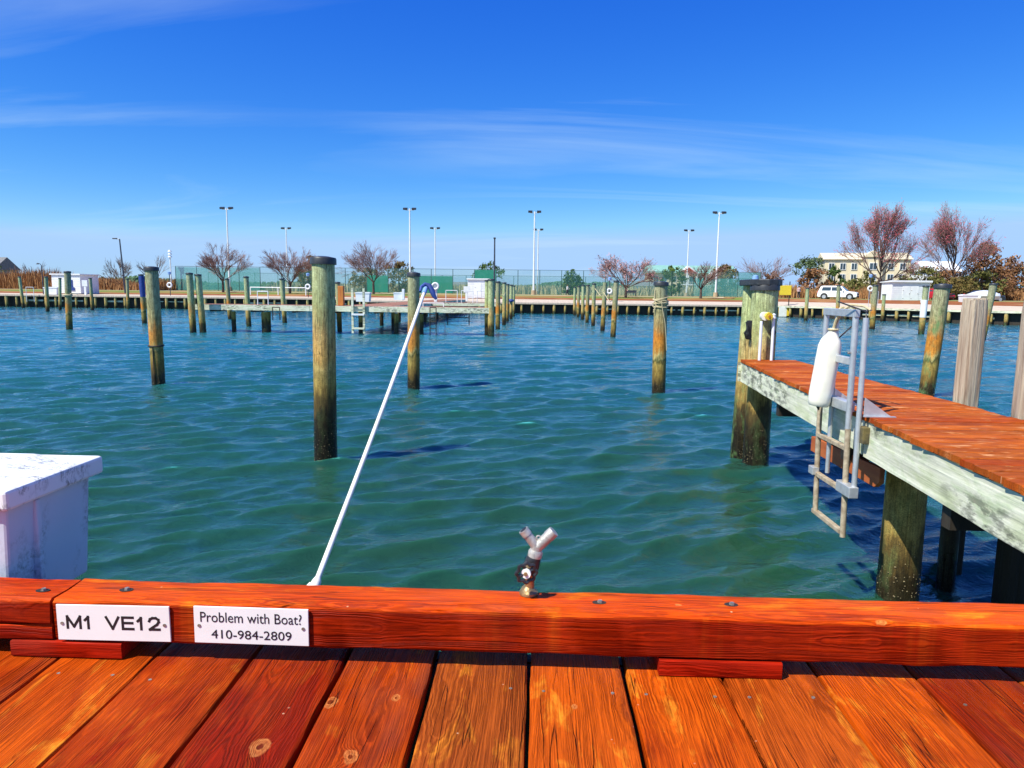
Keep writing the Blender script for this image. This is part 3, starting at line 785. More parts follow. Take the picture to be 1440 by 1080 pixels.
for i in range(len(gaps) - 1):
    a, c = gaps[i], gaps[i + 1]
    ga = gw.get(round(a, 3), .007) / 2; gb = gw.get(round(c, 3), .007) / 2
    wd = c - a - ga - gb
    vis = -1.2 < a < 1.4
    ox = (a + ga + c - gb) / 2
    prof = rect_prof(-wd / 2, wd / 2, -0.040, 0.0, .005)
    prof = prof[:5] + [(wd / 2 - .008, .0), (wd / 4, r.uniform(-.001, .001)), (0, r.uniform(-.0015, .001)), (-wd / 4, r.uniform(-.001, .001)), (-wd / 2 + .008, 0)] + prof[-3:]
    o = wood_bar(-1.6, 1.775, prof, 'y', 60 if vis else 8, .0009, i).build('plank', M['plank'], dock, True, (ox, 0, 1.58 + r.uniform(-.0015, .0015)))
    kn = (9, 9, .001, 9, 9, .001, 9, 9, .001)
    for key, val in knots.items():
        if abs(key - a) < .01: kn = val
    # knot offsets are measured from the left edge of the plank
    o['knot_x1'] = kn[0] - wd / 2 if kn[0] < 5 else 9.0; o['knot_y1'] = float(kn[1]); o['knot_s1'] = kn[2]
    o['knot_x3'] = kn[6] - wd / 2 if kn[6] < 5 else 9.0; o['knot_y3'] = float(kn[7]); o['knot_s3'] = kn[8]
    o['knot_x2'] = kn[3] - wd / 2 if kn[3] < 5 else 9.0; o['knot_y2'] = float(kn[4]); o['knot_s2'] = kn[5]
    if kn[0] > 5:
        o['knot_x1'] = r.uniform(-.08, .08); o['knot_y1'] = r.uniform(-1, 1.1); o['knot_s1'] = .018
    tkey = min(tones, key=lambda q: abs(q - a))
    o['tone'] = tones[tkey] if abs(tkey - a) < .02 else r.uniform(.2, .8)
    o['heart'] = r.uniform(0.1, 0.9); o['brown'] = {-.008: .2, -.243: .9, .462: .45, .938: .1, 1.177: .7}.get(round(a, 3), 0.0)
    if vis:
        for sx in (-.075, .07):
            if r.random() < .45: continue
            MB().tube([(0, 0, -.006), (0, 0, .0012)], .0042, 8).build('screw', M['steel'], o, True, (sx + r.uniform(-.01, .01), 1.53 + r.uniform(-.01, .01), 0))
box('front_beam', M['dark_wood'], dock, -4.3, 4.6, 1.735, 1.775, 0.95, 1.536)
for z0, yy in ((1.30, 0.2), (1.30, 1.0), (1.30, 1.64)):
    box('joist', M['dark_wood'], dock, -4.3, 4.6, yy, yy + .08, z0, 1.538)
for x in (-3.2, 3.4):
    MB().tube([(x, 1.2, -1.6), (x, 1.2, 1.30)], .15, 14).build('support_pile', M['dark_wood'], dock, True)
# rail
def rail_piece(nm, x0, x1, y0, y1, z0, z1, mat, tone, heart, seed, amp=.0012, c=.006, seg=None):
    cy, cz = (y0 + y1) / 2, z1
    prof = [(a - cy, b_ - cz) for a, b_ in rect_prof(y0, y1, z0, z1, c)]
    o = wood_bar(x0, x1, prof, 'x', seg or max(8, int((x1 - x0) / .03)), amp, seed).build(nm, mat, dock, True, (0, cy, cz))
    o['tone'] = tone; o['heart'] = heart
    for k in ('1', '2', '3'): o['knot_x' + k] = 9.0; o['knot_y' + k] = 9.0; o['knot_s' + k] = .001
    return o
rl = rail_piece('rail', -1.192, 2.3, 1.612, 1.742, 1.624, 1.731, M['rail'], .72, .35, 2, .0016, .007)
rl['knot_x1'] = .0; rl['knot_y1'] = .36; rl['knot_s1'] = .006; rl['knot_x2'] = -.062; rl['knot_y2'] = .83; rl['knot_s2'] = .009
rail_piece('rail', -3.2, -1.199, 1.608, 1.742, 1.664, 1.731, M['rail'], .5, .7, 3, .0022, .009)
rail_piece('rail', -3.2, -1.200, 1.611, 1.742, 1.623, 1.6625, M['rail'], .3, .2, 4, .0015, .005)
for x0, x1 in ((-1.305, -1.022), (.308, .602), (-3.1, -2.8), (1.6, 1.9)):
    rail_piece('rail_block', x0, x1, 1.606, 1.74, 1.5815, 1.6225, M['block'], .6, .5, int(x0 * 50), .0006, .003, 6)
for x, y in ((-1.253, 1.662), (-1.045, 1.679), (.496, 1.689), (.166, 1.681)):
    MB().tube([(0, 0, 0.0), (0, 0, .0016)], .014, 14).build('bolt_hole', M['dark_wood'], dock, False, (x, y, 1.7302)).scale = (1.25, .8, 1)
    MB().tube([(0, 0, 0), (0, 0, .006)], [.0075, .006], 6).build('bolt', M['steel'], dock, False, (x + .002, y, 1.7308))

# signs
GL = {'M': ([[(0, 0), (0, 1)], [(0, 1), (.5, .12)], [(.5, .12), (1, 1)], [(1, 1), (1, 0)]], .82),
      '1': ([[(.5, 0), (.5, 1)], [(.5, .97), (.08, .70)]], .50),
      'V': ([[(0, 1), (.5, 0)], [(.5, 0), (1, 1)]], .78),
      'E': ([[(0, 0), (0, 1)], [(0, 1), (1, 1)], [(0, .52), (.93, .52)], [(0, 0), (1, 0)]], .66),
      '2': ([[(.02, .72), (.12, .90)], [(.12, .90), (.36, 1.0)], [(.36, 1.0), (.68, 1.0)], [(.68, 1.0), (.93, .86)], [(.93, .86), (.96, .66)], [(.96, .66), (.78, .44)], [(.78, .44), (.30, .16)], [(.30, .16), (.05, 0)], [(.05, 0), (1, 0)]], .64),
      ' ': ([], .38)}
def stroke_text(s, width, height, x, z, y, parent, th):
    tot = sum(GL[c][1] for c in s) + .26 * (len(s) - 1)
    k = width / tot; cx = -width / 2; b = MB()
    n_ = 0
    for c in s:
        st, wd = GL[c]
        for a, e in st:
            p = Vector((cx + a[0] * wd * k, a[1] * (height - th) + th / 2)); q = Vector((cx + e[0] * wd * k, e[1] * (height - th) + th / 2))
            d = (q - p).normalized(); nn = Vector((-d.y, d.x)) * th / 2; p = p - d * th * .45; q = q + d * th * .45
            n_ += 1; yo = -n_ * .00001
            vs = [(p.x + nn.x, yo, p.y + nn.y), (q.x + nn.x, yo, q.y + nn.y), (q.x - nn.x, yo, q.y - nn.y), (p.x - nn.x, yo, p.y - nn.y)]
            vs += [(v[0], .0004, v[2]) for v in vs]
            b.add(vs, [(0, 1, 2, 3), (0, 4, 5, 1), (1, 5, 6, 2), (2, 6, 7, 3), (3, 7, 4, 0), (4, 7, 6, 5)])
        cx += (wd + .26) * k
    return stuff(b.build('lettering', M['ink'], parent, False, (x, y, z)))
def text_mesh(s, width, height, x, z, y, parent, bold=0.0):
    cu = bpy.data.curves.new('lettering', 'FONT')
    cu.body = s; cu.size = 1.0; cu.align_x = 'CENTER'; cu.offset = bold; cu.extrude = 0.004; cu.resolution_u = 4
    tmp = bpy.data.objects.new('tmp', cu); COL.objects.link(tmp)
    bpy.context.view_layer.update()
    me = bpy.data.meshes.new_from_object(tmp.evaluated_get(bpy.context.evaluated_depsgraph_get()))
    bpy.data.objects.remove(tmp)
    co = np.empty(len(me.vertices) * 3, dtype=np.float32); me.vertices.foreach_get('co', co); co = co.reshape(-1, 3)
    mn, mx_ = co.min(0), co.max(0)
    sx = width / (mx_[0] - mn[0]); sz = height / (mx_[1] - mn[1])
    co = np.stack([(co[:, 0] - (mn[0] + mx_[0]) / 2) * sx, -co[:, 2] * .15, (co[:, 1] - mn[1]) * sz], -1).astype(np.float32)
    me.vertices.foreach_set('co', co.ravel()); me.update()
    me.materials.clear(); me.materials.append(M['ink'])
    return stuff(link('lettering', me, parent, (x, y, z)))
def sign(label, x0, x1, z0, z1, lines, tilt, group=None):
    cx, cz = (x0 + x1) / 2, (z0 + z1) / 2
    root = thing('slip_sign', label, 'sign', (cx, 1.6095, cz), 0)
    root.rotation_euler = (0, tilt, 0)
    hw, hh = (x1 - x0) / 2, (z1 - z0) / 2
    box('plate', M['sign'], root, -hw, hw, -.0045, .0, -hh, hh, .0008)
    for s_, wd, ht, zo, xo, bo in lines:
        if s_[0] == 'M': stroke_text(s_, wd, ht, xo, zo, -.0049, root, .0064)
        else: text_mesh(s_, wd, ht, xo, zo, -.0048, root, bo)
    for sx in (-1, 1):
        MB().tube([(sx * (hw - .013), -.0044, -.002), (sx * (hw - .013), -.0062, -.002)], .0042, 10).build('screw', M['steel'], root, True)
sign('white plate on the rail reading M1 VE12', -1.180, -.895, 1.631, 1.7225, [('M1 VE12', .232, .036, -.017, 0, .004)], -.008)
sign('white plate on the rail reading Problem with Boat? 410-984-2809', -.834, -.549, 1.6325, 1.7265, [('Problem with Boat?', .252, .026, .008, .0, -.004), ('410-984-2809', .200, .0225, -.034, .0, -.002)], .004)

# faucet
fx, fy, fz = -.012, 1.722, 1.731
fa = thing('dock_faucet', 'brass hose faucet with a metal Y splitter standing on the rail', 'faucet', (fx, fy, fz))
MB().tube([(0, 0, 0), (0, 0, .006), (0, 0, .014), (0.002, 0, .020)], [.024, .024, .018, .013], 16).build('flange', M['brass'], fa, True)
MB().tube([(0.002, 0, .018), (.002, 0, .05), (.003, -.002, .062)], [.0125, .012, .014], 12).build('riser', M['brass'], fa, True)
MB().tube([(.003, -.002, .055), (.006, 0, .075), (.011, 0, .094), (.015, 0, .106)], [.017, .021, .019, .016], 14).build('valve_body', M['black_metal'], fa, True)
MB().tube([(.0, -.01, .076), (-.007, -.045, .074)], [.009, .006], 10).build('stem', M['brass'], fa, True)
hwm = Matrix.Rotation(PI / 2, 3, 'X') @ Matrix.Rotation(.25, 3, 'Y')
b = MB()
nb = 48; vs = []; fs = []
for i in range(nb):
    a = 2 * PI * i / nb
    Rr = .0235 * (1 + .10 * math.cos(8 * a))
    for j in range(8):
        q = 2 * PI * j / 8
        vs.append(hwm @ Vector(((Rr + .005 * math.cos(q)) * math.cos(a), (Rr + .005 * math.cos(q)) * math.sin(a), .005 * math.sin(q))) + Vector((-.006, -.044, .074)))
for i in range(nb):
    for j in range(8): fs.append((i * 8 + j, ((i + 1) % nb) * 8 + j, ((i + 1) % nb) * 8 + (j + 1) % 8, i * 8 + (j + 1) % 8))
b.add(vs, fs)
for k in range(4):
    a = k * PI / 2 + .4
    b.tube([(-.006, -.044, .074), hwm @ Vector((.023 * math.cos(a), .023 * math.sin(a), 0)) + Vector((-.006, -.044, .074))], .0042, 6)
b.build('handwheel', M['black_metal'], fa, True)
MB().tube([(-.0062, -.046, .074), (-.0075, -.051, .074)], .0125, 18).build('wheel_disc', M['sign'], fa, True)
MB().tube([(-.0075, -.051, .074), (-.0085, -.055, .074)], .0052, 6).build('wheel_nut', M['brass'], fa, True)
MB().tube([(.014, 0, .100), (.0165, 0, .112), (.018, 0, .118)], [.0185, .019, .016], 18).build('collar', M['zinc'], fa, True)
b = MB()
b.tube([(.017, 0, .114), (.019, 0, .13)], [.015, .0145], 14)
b.tube([(.020, 0, .122), (.006, 0, .142), (-.008, 0, .160)], [.0125, .0125, .0115], 14)
b.tube([(.018, 0, .122), (.036, 0, .141), (.052, 0, .158)], [.0135, .0145, .0135], 14)
b.torus((.023, -.002, .151), .005, .0022, 14, 6, Matrix.Rotation(PI / 2, 3, 'X'))
b.build('splitter', M['zinc'], fa, True)
MB().tube([(-.006, 0, .157), (-.016, 0, .170)], [.0135, .0132], 16).build('thread_end', M['zinc'], fa, True)
MB().tube([(.048, 0, .154), (.062, 0, .168)], [.0155, .015], 16).build('thread_end', M['zinc'], fa, True)
MB().tube([(-.016, 0, .170), (-.0165, 0, .1706)], [.010, .010], 14).build('thread_mouth', M['ink'], fa, True)

# dock box at left on a small platform
pf = thing('dock_platform', 'small stained platform behind the left end of the rail under the white box', 'platform')
for k in range(3): box('board', M['plank'], pf, -3.3, -1.50, 1.79 + .10 * k, 1.885 + .10 * k, 1.54, 1.578, .004)
MB().tube([(-2.3, 1.93, -1.6), (-2.3, 1.93, 1.54)], .12, 14).build('support_pile', M['dark_wood'], pf, True)
db = thing('dock_box', 'white mildewed fibreglass dock box behind the left end of the rail', 'box', (-2.09, 1.95, 1.590))
q = MB()
vs = [(-.60, -.17, 0), (.652, -.17, 0), (.652, .165, 0), (-.60, .165, 0), (-.62, -.18, .37), (.672, -.18, .37), (.672, .18, .37), (-.62, .18, .37)]
q.add(vs, [(0, 3, 2, 1), (4, 5, 6, 7), (0, 1, 5, 4), (1, 2, 6, 5), (2, 3, 7, 6), (3, 0, 4, 7)])
q.build('body', M['dockbox'], db, bevel=.008)
box('rib', M['dockbox'], db, .655, .676, -.075, -.055, .02, .31, .004)
for sx in (-.3, .3):
    box('latch', M['steel'], db, sx - .03, sx + .03, -.205, -.186, .24, .33, .003)
box('hasp', M['steel'], db, -.02, .02, -.206, -.186, .22, .33, .003)
q = MB()
Lx0, Lx1, Ly0, Ly1 = -.69, .69, -.20, .22
q.box(Lx0, Lx1, Ly0, Ly1, .315, .372)
q.build('lid', M['lid'], db, bevel=.009)
q = MB()
i_ = .06
q.add([(Lx0 + i_, Ly0 + i_, .371), (Lx1 - i_ - .04, Ly0 + i_, .371), (Lx1 - i_ - .04, Ly1 - i_ * .6, .371), (Lx0 + i_, Ly1 - i_ * .6, .371), (Lx0 + .12, Ly0 + .12, .392), (Lx1 - .16, Ly0 + .12, .392), (Lx1 - .16, Ly1 - .08, .392), (Lx0 + .12, Ly1 - .08, .392)],
      [(4, 5, 6, 7), (0, 1, 5, 4), (1, 2, 6, 5), (2, 3, 7, 6), (3, 0, 4, 7)])
q.build('lid_crown', M['lid'], db, bevel=.006)

# mooring whip
mw = thing('mooring_whip', 'long white mooring pole leaning out over the water with a blue tip', 'pole', (-.600, 1.80, 1.55))
Bp = Vector((-.058, 2.28, .955))
b0 = Vector((0, .03, .150))
dirv = (Bp - b0).normalized()
pts = [b0 + (Bp - b0) * (i / 10) + Vector((0, 0, -.018 * math.sin(PI * i / 10))) for i in range(11)]
MB().tube(pts, [.0080 + .0012 * i / 10 for i in range(11)], 14).build('shaft', M['fender'], mw, True)
MB().tube([b0 - dirv * .07, b0 - dirv * .0, b0 + dirv * .012], [.0135, .0135, .010], 14).build('socket', M['fender'], mw, True)
MB().tube([(-.014, -.02, 0), (-.014, -.01, .10), (-.012, .01, .145), (-.010, .015, .155)], [.014, .014, .012, .004], 12).build('base_post', M['fender'], mw, True)
box('base_plate', M['alu'], mw, -.05, .05, -.055, .03, -.02, .01, .003)
MB().tube([b0 - dirv * .03 + Vector((.012, 0, 0)), b0 - dirv * .05 + Vector((.020, -.01, -.04))], .006, 8).build('hose_end', M['blue'], mw, True)
MB().tube([Bp - dirv * .05, Bp + dirv * .07], [.013, .014], 12).build('tip_collar', M['pale_blue'], mw, True)
arc = [Bp + Vector(v) * .5 for v in ((-.055, 0, -.01), (-.05, .05, .045), (-.01, .08, .075), (.04, .08, .06), (.075, .06, .0), (.10, .05, -.06), (.125, .04, -.095))]
MB().tube(arc, [.007, .009, .012, .015, .017, .013, .007], 10).build('chafe_sleeve', M['blue'], mw, True)

# ------------------------------------------------------------------ finger pier at right
fp = thing('finger_pier', 'stained plank finger pier with pale algae streaked side boards at right', 'pier')
def xl(y): return 2.40 + (y - 3.4) * (2.94 - 2.40) / (10.2 - 3.4)
XR = 3.72
y = 1.80; i = 0
r = random.Random(21)
while y < 10.2:
    y1 = min(y + .1385 + r.uniform(-.003, .003), 10.235)
    x0 = xl((y + y1) / 2) + r.uniform(-.010, .010)
    cy = (y + y1) / 2
    near_ = y < 8
    prof = [(a - cy, b_ - 1.58) for a, b_ in rect_prof(y, y1, 1.542, 1.58, .004)]
    o = wood_bar(x0, XR + r.uniform(-.01, .01), prof, 'x', 10 if near_ else 4, .0015, i).build('deck_board', M['pier_board'], fp, True, (0, cy, 1.58 + r.uniform(-.002, .002)))
    o['tone'] = r.uniform(.1, 1.0); o['heart'] = r.random(); o['brown'] = r.choice((0, 0, .2, .6))
    for k in ('1', '2'): o['knot_x' + k] = r.uniform(-.05, .05); o['knot_y' + k] = r.uniform(2.5, 3.6); o['knot_s' + k] = r.choice((.001, .001, .015))
    o['knot_x3'] = 9.0; o['knot_y3'] = 9.0; o['knot_s3'] = .001
    y = y1 + r.uniform(.010, .017); i += 1
def slab(name, mat, y0, y1, off0, off1, z0, z1, seg=14, amp=.003):
    vs = []; fs = []
    rr = random.Random(int(z0 * 1000 + y0 * 10))
    for k in range(seg + 1):
        yy = y0 + (y1 - y0) * k / seg; X = xl(yy)
        j = rr.uniform(-amp, amp)
        vs += [(X + off0, yy, z0 + j), (X + off1, yy, z0), (X + off1, yy, z1), (X + off0, yy, z1 + j * .3)]
    for k in range(seg):
        for q in range(4):
            w_ = (q + 1) % 4
            fs.append((k * 4 + q, k * 4 + w_, k * 4 + 4 + w_, k * 4 + 4 + q))
    fs += [(0, 1, 2, 3), tuple(seg * 4 + q for q in range(4))]
    return MB().add(vs, fs).build(name, mat, fp)
slab('side_board', M['fascia'], 5.52, 10.2, .012, .052, 1.265, 1.536)
slab('side_board', M['fascia'], 1.9, 5.50, .012, .052, 1.255, 1.536)
slab('nailing_strip', M['edge'], 1.9, 10.21, .004, .05, 1.5365, 1.5415, 8, .0)
MB().box(XR - .06, XR - .02, 1.9, 10.2, 1.265, 1.538).build('side_board', M['fascia'], fp)
MB().box(2.92, XR - .02, 10.201, 10.24, 1.265, 1.538).build('end_board', M['fascia_x'], fp)
for yy in (4.2, 6.0, 8.2):
    box('cross_beam', M['dark_wood'], fp, xl(yy) + .056, XR - .064, yy, yy + .09, 1.10, 1.53)
box('corner_block', M['edge'], fp, 2.52, 2.60, 5.40, 5.50, 1.37, 1.50, .006)
box('stringer', M['dark_wood'], fp, 3.1, 3.15, 1.9, 10.1, 1.27, 1.53)
# brace plank below
bp = MB().prism([(5.50, 1.04), (5.58, .985), (6.9, .985), (6.9, 1.13), (5.50, 1.16)], 2.72, 2.76, 'x')
bp.build('brace_plank', M['brace'], fp, bevel=.004)
# supporting piles
pile(3.07, 5.75, 1.24, .32, 'thick dark support pile under the near part of the finger pier', rust=.35, lift=.1, algae=.3, cap=False, near=True, group='piles under the finger pier')
pile(3.30, 10.42, 2.66, .37, 'front pile of the capped pair at the outer end of the finger pier', rust=.2, lift=-.2, algae=.25, near=True, group='piles at the end of the finger pier', xt=3.30)
pile(3.20, 10.82, 2.66, .31, 'rear left pile of the capped pair at the outer end of the finger pier', rust=.1, lift=-.2, algae=1.0, cap=False, near=True, group='piles at the end of the finger pier', xt=3.26)
c = MB()
c.prism([(3.06, .14), (3.07, -.05), (3.15, -.19), (3.29, -.245), (3.43, -.20), (3.53, -.08), (3.54, .08), (3.48, .2), (3.43, .5), (3.28, .60), (3.10, .56), (3.05, .42)], 2.645, 2.735, 'z')
q_ = c.build('double_cap', M['black_cap'], None, bevel=.012, loc=(0, 10.45, 0))
tag(q_, 'wide black cap covering both piles at the outer end of the finger pier', 'cap')
b = MB().tube([(0, 0, 0), (0, 0, .05), (0, 0, .065)], [.045, .04, .004], 14)
tag(b.build('marker_light', M['pale_blue'], None, True, (3.16, 10.45, 2.736)), 'small pale blue dome light on the wide black cap', 'light')
def grey_post(x, y, top, R, label, seed):
    r = random.Random(seed)
    n = 64; rows = 36; vs = []; fs = []
    gr = [r.uniform(0, 6) for _ in range(8)]
    for i in range(rows + 1):
        t = i / rows; z = -1.5 + (top + 1.5) * t
        for k in range(n):
            a = 2 * PI * k / n
            sq = 1 / max(abs(math.cos(a)), abs(math.sin(a)))
            m = R * min(sq, 1.2)
            for g in range(4):
                dd = math.cos(a * (5 + g * 3) + gr[g] + .25 * math.sin(z * (1 + g) + gr[g + 4]))
                m -= R * .035 * max(0, dd) ** 8
            if i == rows: m *= .93
            vs.append((m * math.cos(a), m * math.sin(a), z + (r.uniform(-.012, .012) if i == rows else 0)))
    for i in range(rows):
        for k in range(n):
            q = (k + 1) % n
            fs.append((i * n + k, i * n + q, (i + 1) * n + q, (i + 1) * n + k))
    c = len(vs); vs.append((0, 0, top + .01))
    for k in range(n): fs.append((rows * n + k, rows * n + (k + 1) % n, c))
    o = MB().add(vs, fs).build('weathered_post', M['weathered'], None, True, (x, y, 0))
    o.rotation_euler = (0, 0, r.uniform(-.2, .2))
    return tag(o, label, 'post', 'bare weathered posts')
grey_post(3.86, 6.38, 2.49, .084, 'bare cracked grey post beside the finger pier, the whole one left of the photo edge', 5)
grey_post(3.845, 5.55, 2.50, .096, 'bare cracked grey post cut by the right edge of the photo', 6)
pile(3.62, 6.02, 1.25, .15, 'slim dark notched support post behind the thick one under the finger pier', rust=0, cap=False, group='piles under the finger pier')

# things at the pier end
b = MB().tube([(0, 0, 0), (0, 0, .03)], .02, 8)
for x, y, h, lb, c_ in ((3.18, 10.12, .56, 'pale conduit pole in front of the front pile under the yellow shore power inlet', 0), (3.36, 10.15, .60, 'white pole with a ball top right of the paired piles at the pier end', 1)):
    o = thing('conduit_pole', lb, 'pole', (x, y, 1.58))
    MB().tube([(0, 0, 0), (0, 0, h)], .021, 12).build('shaft', M['pole_white'], o, True)
    if c_:
        MB().tube([(0, 0, h), (0, 0, h + .02), (0, 0, h + .022), (0, 0, h + .05), (0, 0, h + .07)], [.035, .035, .022, .028, .012], 12).build('finial', M['pole_white'], o, True)
po = thing('shore_power_inlet', 'yellow and white shore power inlet fixed to the front pile at the pier end', 'socket', (3.24, 10.19, 2.21))
MB().tube([(0, 0.03, 0), (0, -.05, 0)], .062, 14).build('housing', M['white_plastic'], po, True)
MB().tube([(.03, -.04, 0.005), (.035, -.11, 0.0)], [.05, .055], 8).build('cover', M['yellow'], po, True)
MB().tube([(.035, -.11, 0), (.037, -.118, 0)], .02, 8).build('centre', M['orange_wood'], po, True)
cl = thing('black_mooring_cleat', 'black plastic line hanger strapped to the left pile at the pier end', 'line hanger', (3.10, 10.42, 2.0))
MB().box(-.045, .045, -.05, 0, -.14, .14).build('plate', M['black_metal'], cl, bevel=.012)
MB().tube([(-.05, -.06, -.12), (-.085, -.09, -.04), (-.05, -.1, .02), (-.07, -.09, .12)], .016, 8).build('hook', M['black_metal'], cl, True)
MB().tube([(.05, -.04, -.1), (.08, -.06, -.2), (.02, -.06, -.24), (.03, -.05, -.13)], .010, 6).build('loop', M['black_metal'], cl, True)
MB().torus((3.38, 10.215, 1.98), .035, .012, 16, 6, Matrix.Rotation(PI / 2, 3, 'X')).build('ring', M['black_metal'], cl, True).matrix_parent_inverse = Matrix.Translation((-3.10, -10.42, -2.0))

# ladder
ld = thing('dock_ladder', 'aluminium lift up boarding ladder fixed to the side of the finger pier', 'ladder', (0, 0, 0))
X0 = 2.50
def tub(nm, pts, R, mat): return MB().tube(pts, R * .84, 12).build(nm, mat, ld, True)
tub('rail_tube', [(X0, 5.63, 2.37), (X0, 5.62, 1.45)], .028, M['alu'])
tub('rail_tube', [(X0, 5.62, 1.45), (X0 - .005, 5.56, .57)], .027, M['alu_old'])
tub('rail_tube', [(X0, 6.20, 1.75), (X0, 6.19, 1.3), (X0 - .005, 6.13, .59)], .027, M['alu_old'])
tub('rail_tube', [(X0, 6.19, 2.36), (X0, 6.20, 1.76)], .026, M['alu'])
tub('sliding_tube', [(X0 + .02, 5.50, 2.34), (X0 + .01, 5.46, .93)], .025, M['alu'])
tub('sliding_tube', [(X0 + .02, 6.02, 2.34), (X0 + .02, 6.0, .99)], .022, M['alu'])
MB().box(X0 - .02, X0 + .02, 5.60, 6.22, 2.34, 2.40).build('top_bar', M['alu'], ld, bevel=.004)
for z, mat in ((1.29, M['alu_old']), (.94, M['alu_old']), (.60, M['alu_old'])):
    MB().box(X0 - .022, X0 + .022, 5.60, 6.18, z - .018, z + .018).build('rung', mat, ld, bevel=.004)
MB().box(X0 - .02, X0 + .02, 5.64, 6.0, 1.96, 2.02).build('rung', M['alu'], ld, bevel=.006)
MB().box(X0 - .01, X0 + .06, 5.66, 6.0, 1.58, 1.66).build('rung', M['alu'], ld, bevel=.004)
MB().box(X0 - .045, X0 + .03, 5.42, 5.67, .93, 1.02).build('bracket', M['alu'], ld, bevel=.006)
MB().box(X0 - .05, X0 + .01, 6.14, 6.24, .93, 1.0).build('bracket', M['alu'], ld, bevel=.006)
for yy in (5.44, 6.00):
    g = MB()
    g.add([(X0 + .03, yy, 1.583), (X0 + .24, yy, 1.583), (X0 + .03, yy, 1.73), (X0 + .03, yy - .012, 1.583), (X0 + .24, yy - .012, 1.583), (X0 + .03, yy - .012, 1.73)], [(0, 1, 2), (3, 5, 4), (0, 3, 4, 1), (1, 4, 5, 2), (2, 5, 3, 0)])
    g.build('gusset_plate', M['alu'], ld)
    box('gusset_foot', M['alu'], ld, X0 + .02, X0 + .26, yy - .04, yy - .013, 1.583, 1.590)
tub('strut', [(X0 + .02, 5.66, 2.3), (X0 + .05, 6.1, 2.12)], .007, M['black_metal'])
tub('pin', [(X0 - .03, 5.62, 2.06), (X0 - .045, 5.62, 2.06)], .012, M['steel'])
tub('tie_rod', [(X0 + .02, 5.50, 2.34), (X0 + .02, 5.50, 2.40)], .006, M['steel'])
tub('tie_rod', [(X0 + .02, 5.48, 2.385), (X0 - .10, 5.74, 2.46)], .007, M['black_metal'])
# fender
fd = thing('boat_fender', 'white cylindrical boat fender hanging from the ladder by a cream rope', 'fender', (X0 - .10, 5.99, 1.57))
prof = [(0, .03), (.004, .080), (.018, .094), (.05, .100), (.12, .102), (.45, .102), (.52, .100), (.57, .085), (.61, .055), (.64, .036), (.67, .030)]
ang = Matrix.Rotation(math.radians(7), 3, 'Y')
n = 24; vs = []; fs = []
for i, (z, R) in enumerate(prof):
    for k in range(n):
        a = 2 * PI * k / n
        R2 = .92 * R * (1 + .03 * math.cos(6 * a)) if .05 < z < .6 else R * .9
        vs.append(ang @ Vector((R2 * math.cos(a), R2 * math.sin(a), z)))
for i in range(len(prof) - 1):
    for k in range(n):
        q = (k + 1) % n; fs.append((i * n + k, i * n + q, (i + 1) * n + q, (i + 1) * n + k))
fs += [tuple(reversed(range(n))), tuple(range((len(prof) - 1) * n, len(prof) * n))]
MB().add(vs, fs).build('body', M['fender'], fd, True)
tp = ang @ Vector((0, 0, .66))
b = MB()
b.torus(tp + Vector((0, 0, .0)), .036, .010, 16, 6)
b.tube([tp, tp + Vector((.01, -.02, .08)), tp + Vector((.03, -.05, .15)), tp + Vector((.08, -.10, .20)), tp + Vector((.11, -.14, .18))], .011, 7)
b.tube([tp + Vector((0, .01, 0)), tp + Vector((.03, 0, .07)), tp + Vector((.05, -.02, .14)), tp + Vector((.10, -.06, .21)), tp + Vector((.15, -.2, .20)), tp + Vector((.16, -.3, .17))], .010, 7)
b.torus(tp + Vector((.05, -.05, .16)), .03, .010, 12, 6, Matrix.Rotation(1.2, 3, 'X'))
b.build('rope', M['rope'], fd, True)
MB().tube([ang @ Vector((0, 0, .0)), ang @ Vector((.01, 0, -.03))], [.016, .006], 8).build('drain_plug', M['black_metal'], fd, True)

# ------------------------------------------------------------------ cross pier 40 m out
tp_ = thing('cross_pier', 'long low cross pier with a pale edge board standing on dark piles in mid basin', 'pier')
def deck(root, x0, x1, y0, y1, z, along='y', mat=None):
    b = MB(); r = random.Random(int(x0 * 10 + y0))
    if along == 'y':
        x = x0
        while x < x1 - .01:
            e = min(x + .145, x1); b.box(x, e - .012, y0, y1, z - .04, z + r.uniform(-.004, .004)); x = e
    else:
        y = y0
        while y < y1 - .01:
            e = min(y + .145, y1); b.box(x0, x1, y, e - .012, z - .04, z + r.uniform(-.004, .004)); y = e
    stuff(b.build('deck_boards', mat or M['far_deck'], root))
M['far_deck'] = basic('faded_red_deck', (.42, .16, .09), (.30, .17, .12), 1.2, 0.7, stretch=(3, 3, 1))
M['pale_deck'] = basic('faded_pink_deck', (.55, .40, .30), (.45, .28, .2), 0.8, 0.7, stretch=(3, 3, 1))
deck(tp_, -19.9, -2.75, 40.35, 42.2, 1.62)
for a, c in ((-19.95, -13.2), (-13.18, -8.3), (-8.28, -2.7)):
    box('edge_board', M['fascia_x'], tp_, a, c, 40.25, 40.33, 1.30, 1.615)
box('back_board', M['fascia_x'], tp_, -19.95, -2.7, 42.22, 42.3, 1.32, 1.6)
for x in np.arange(-19, -3, 2.4): box('cross_beam', M['dark_wood'], tp_, x - .08, x + .08, 40.34, 42.2, 1.2, 1.575)
st = thing('stem_pier', 'red brown plank walkway running back from the cross pier to the bulkhead', 'pier')
deck(st, -11.6, -8.9, 42.32, 85.6, 1.62, 'x', M['far_deck'])
for x in (-11.68, -8.88): box('edge_board', M['fascia'], st, x, x + .06, 42.32, 85.6, 1.32, 1.6)
fg = thing('side_pier', 'narrow red plank side pier with thin white rails off the stem walkway', 'pier')
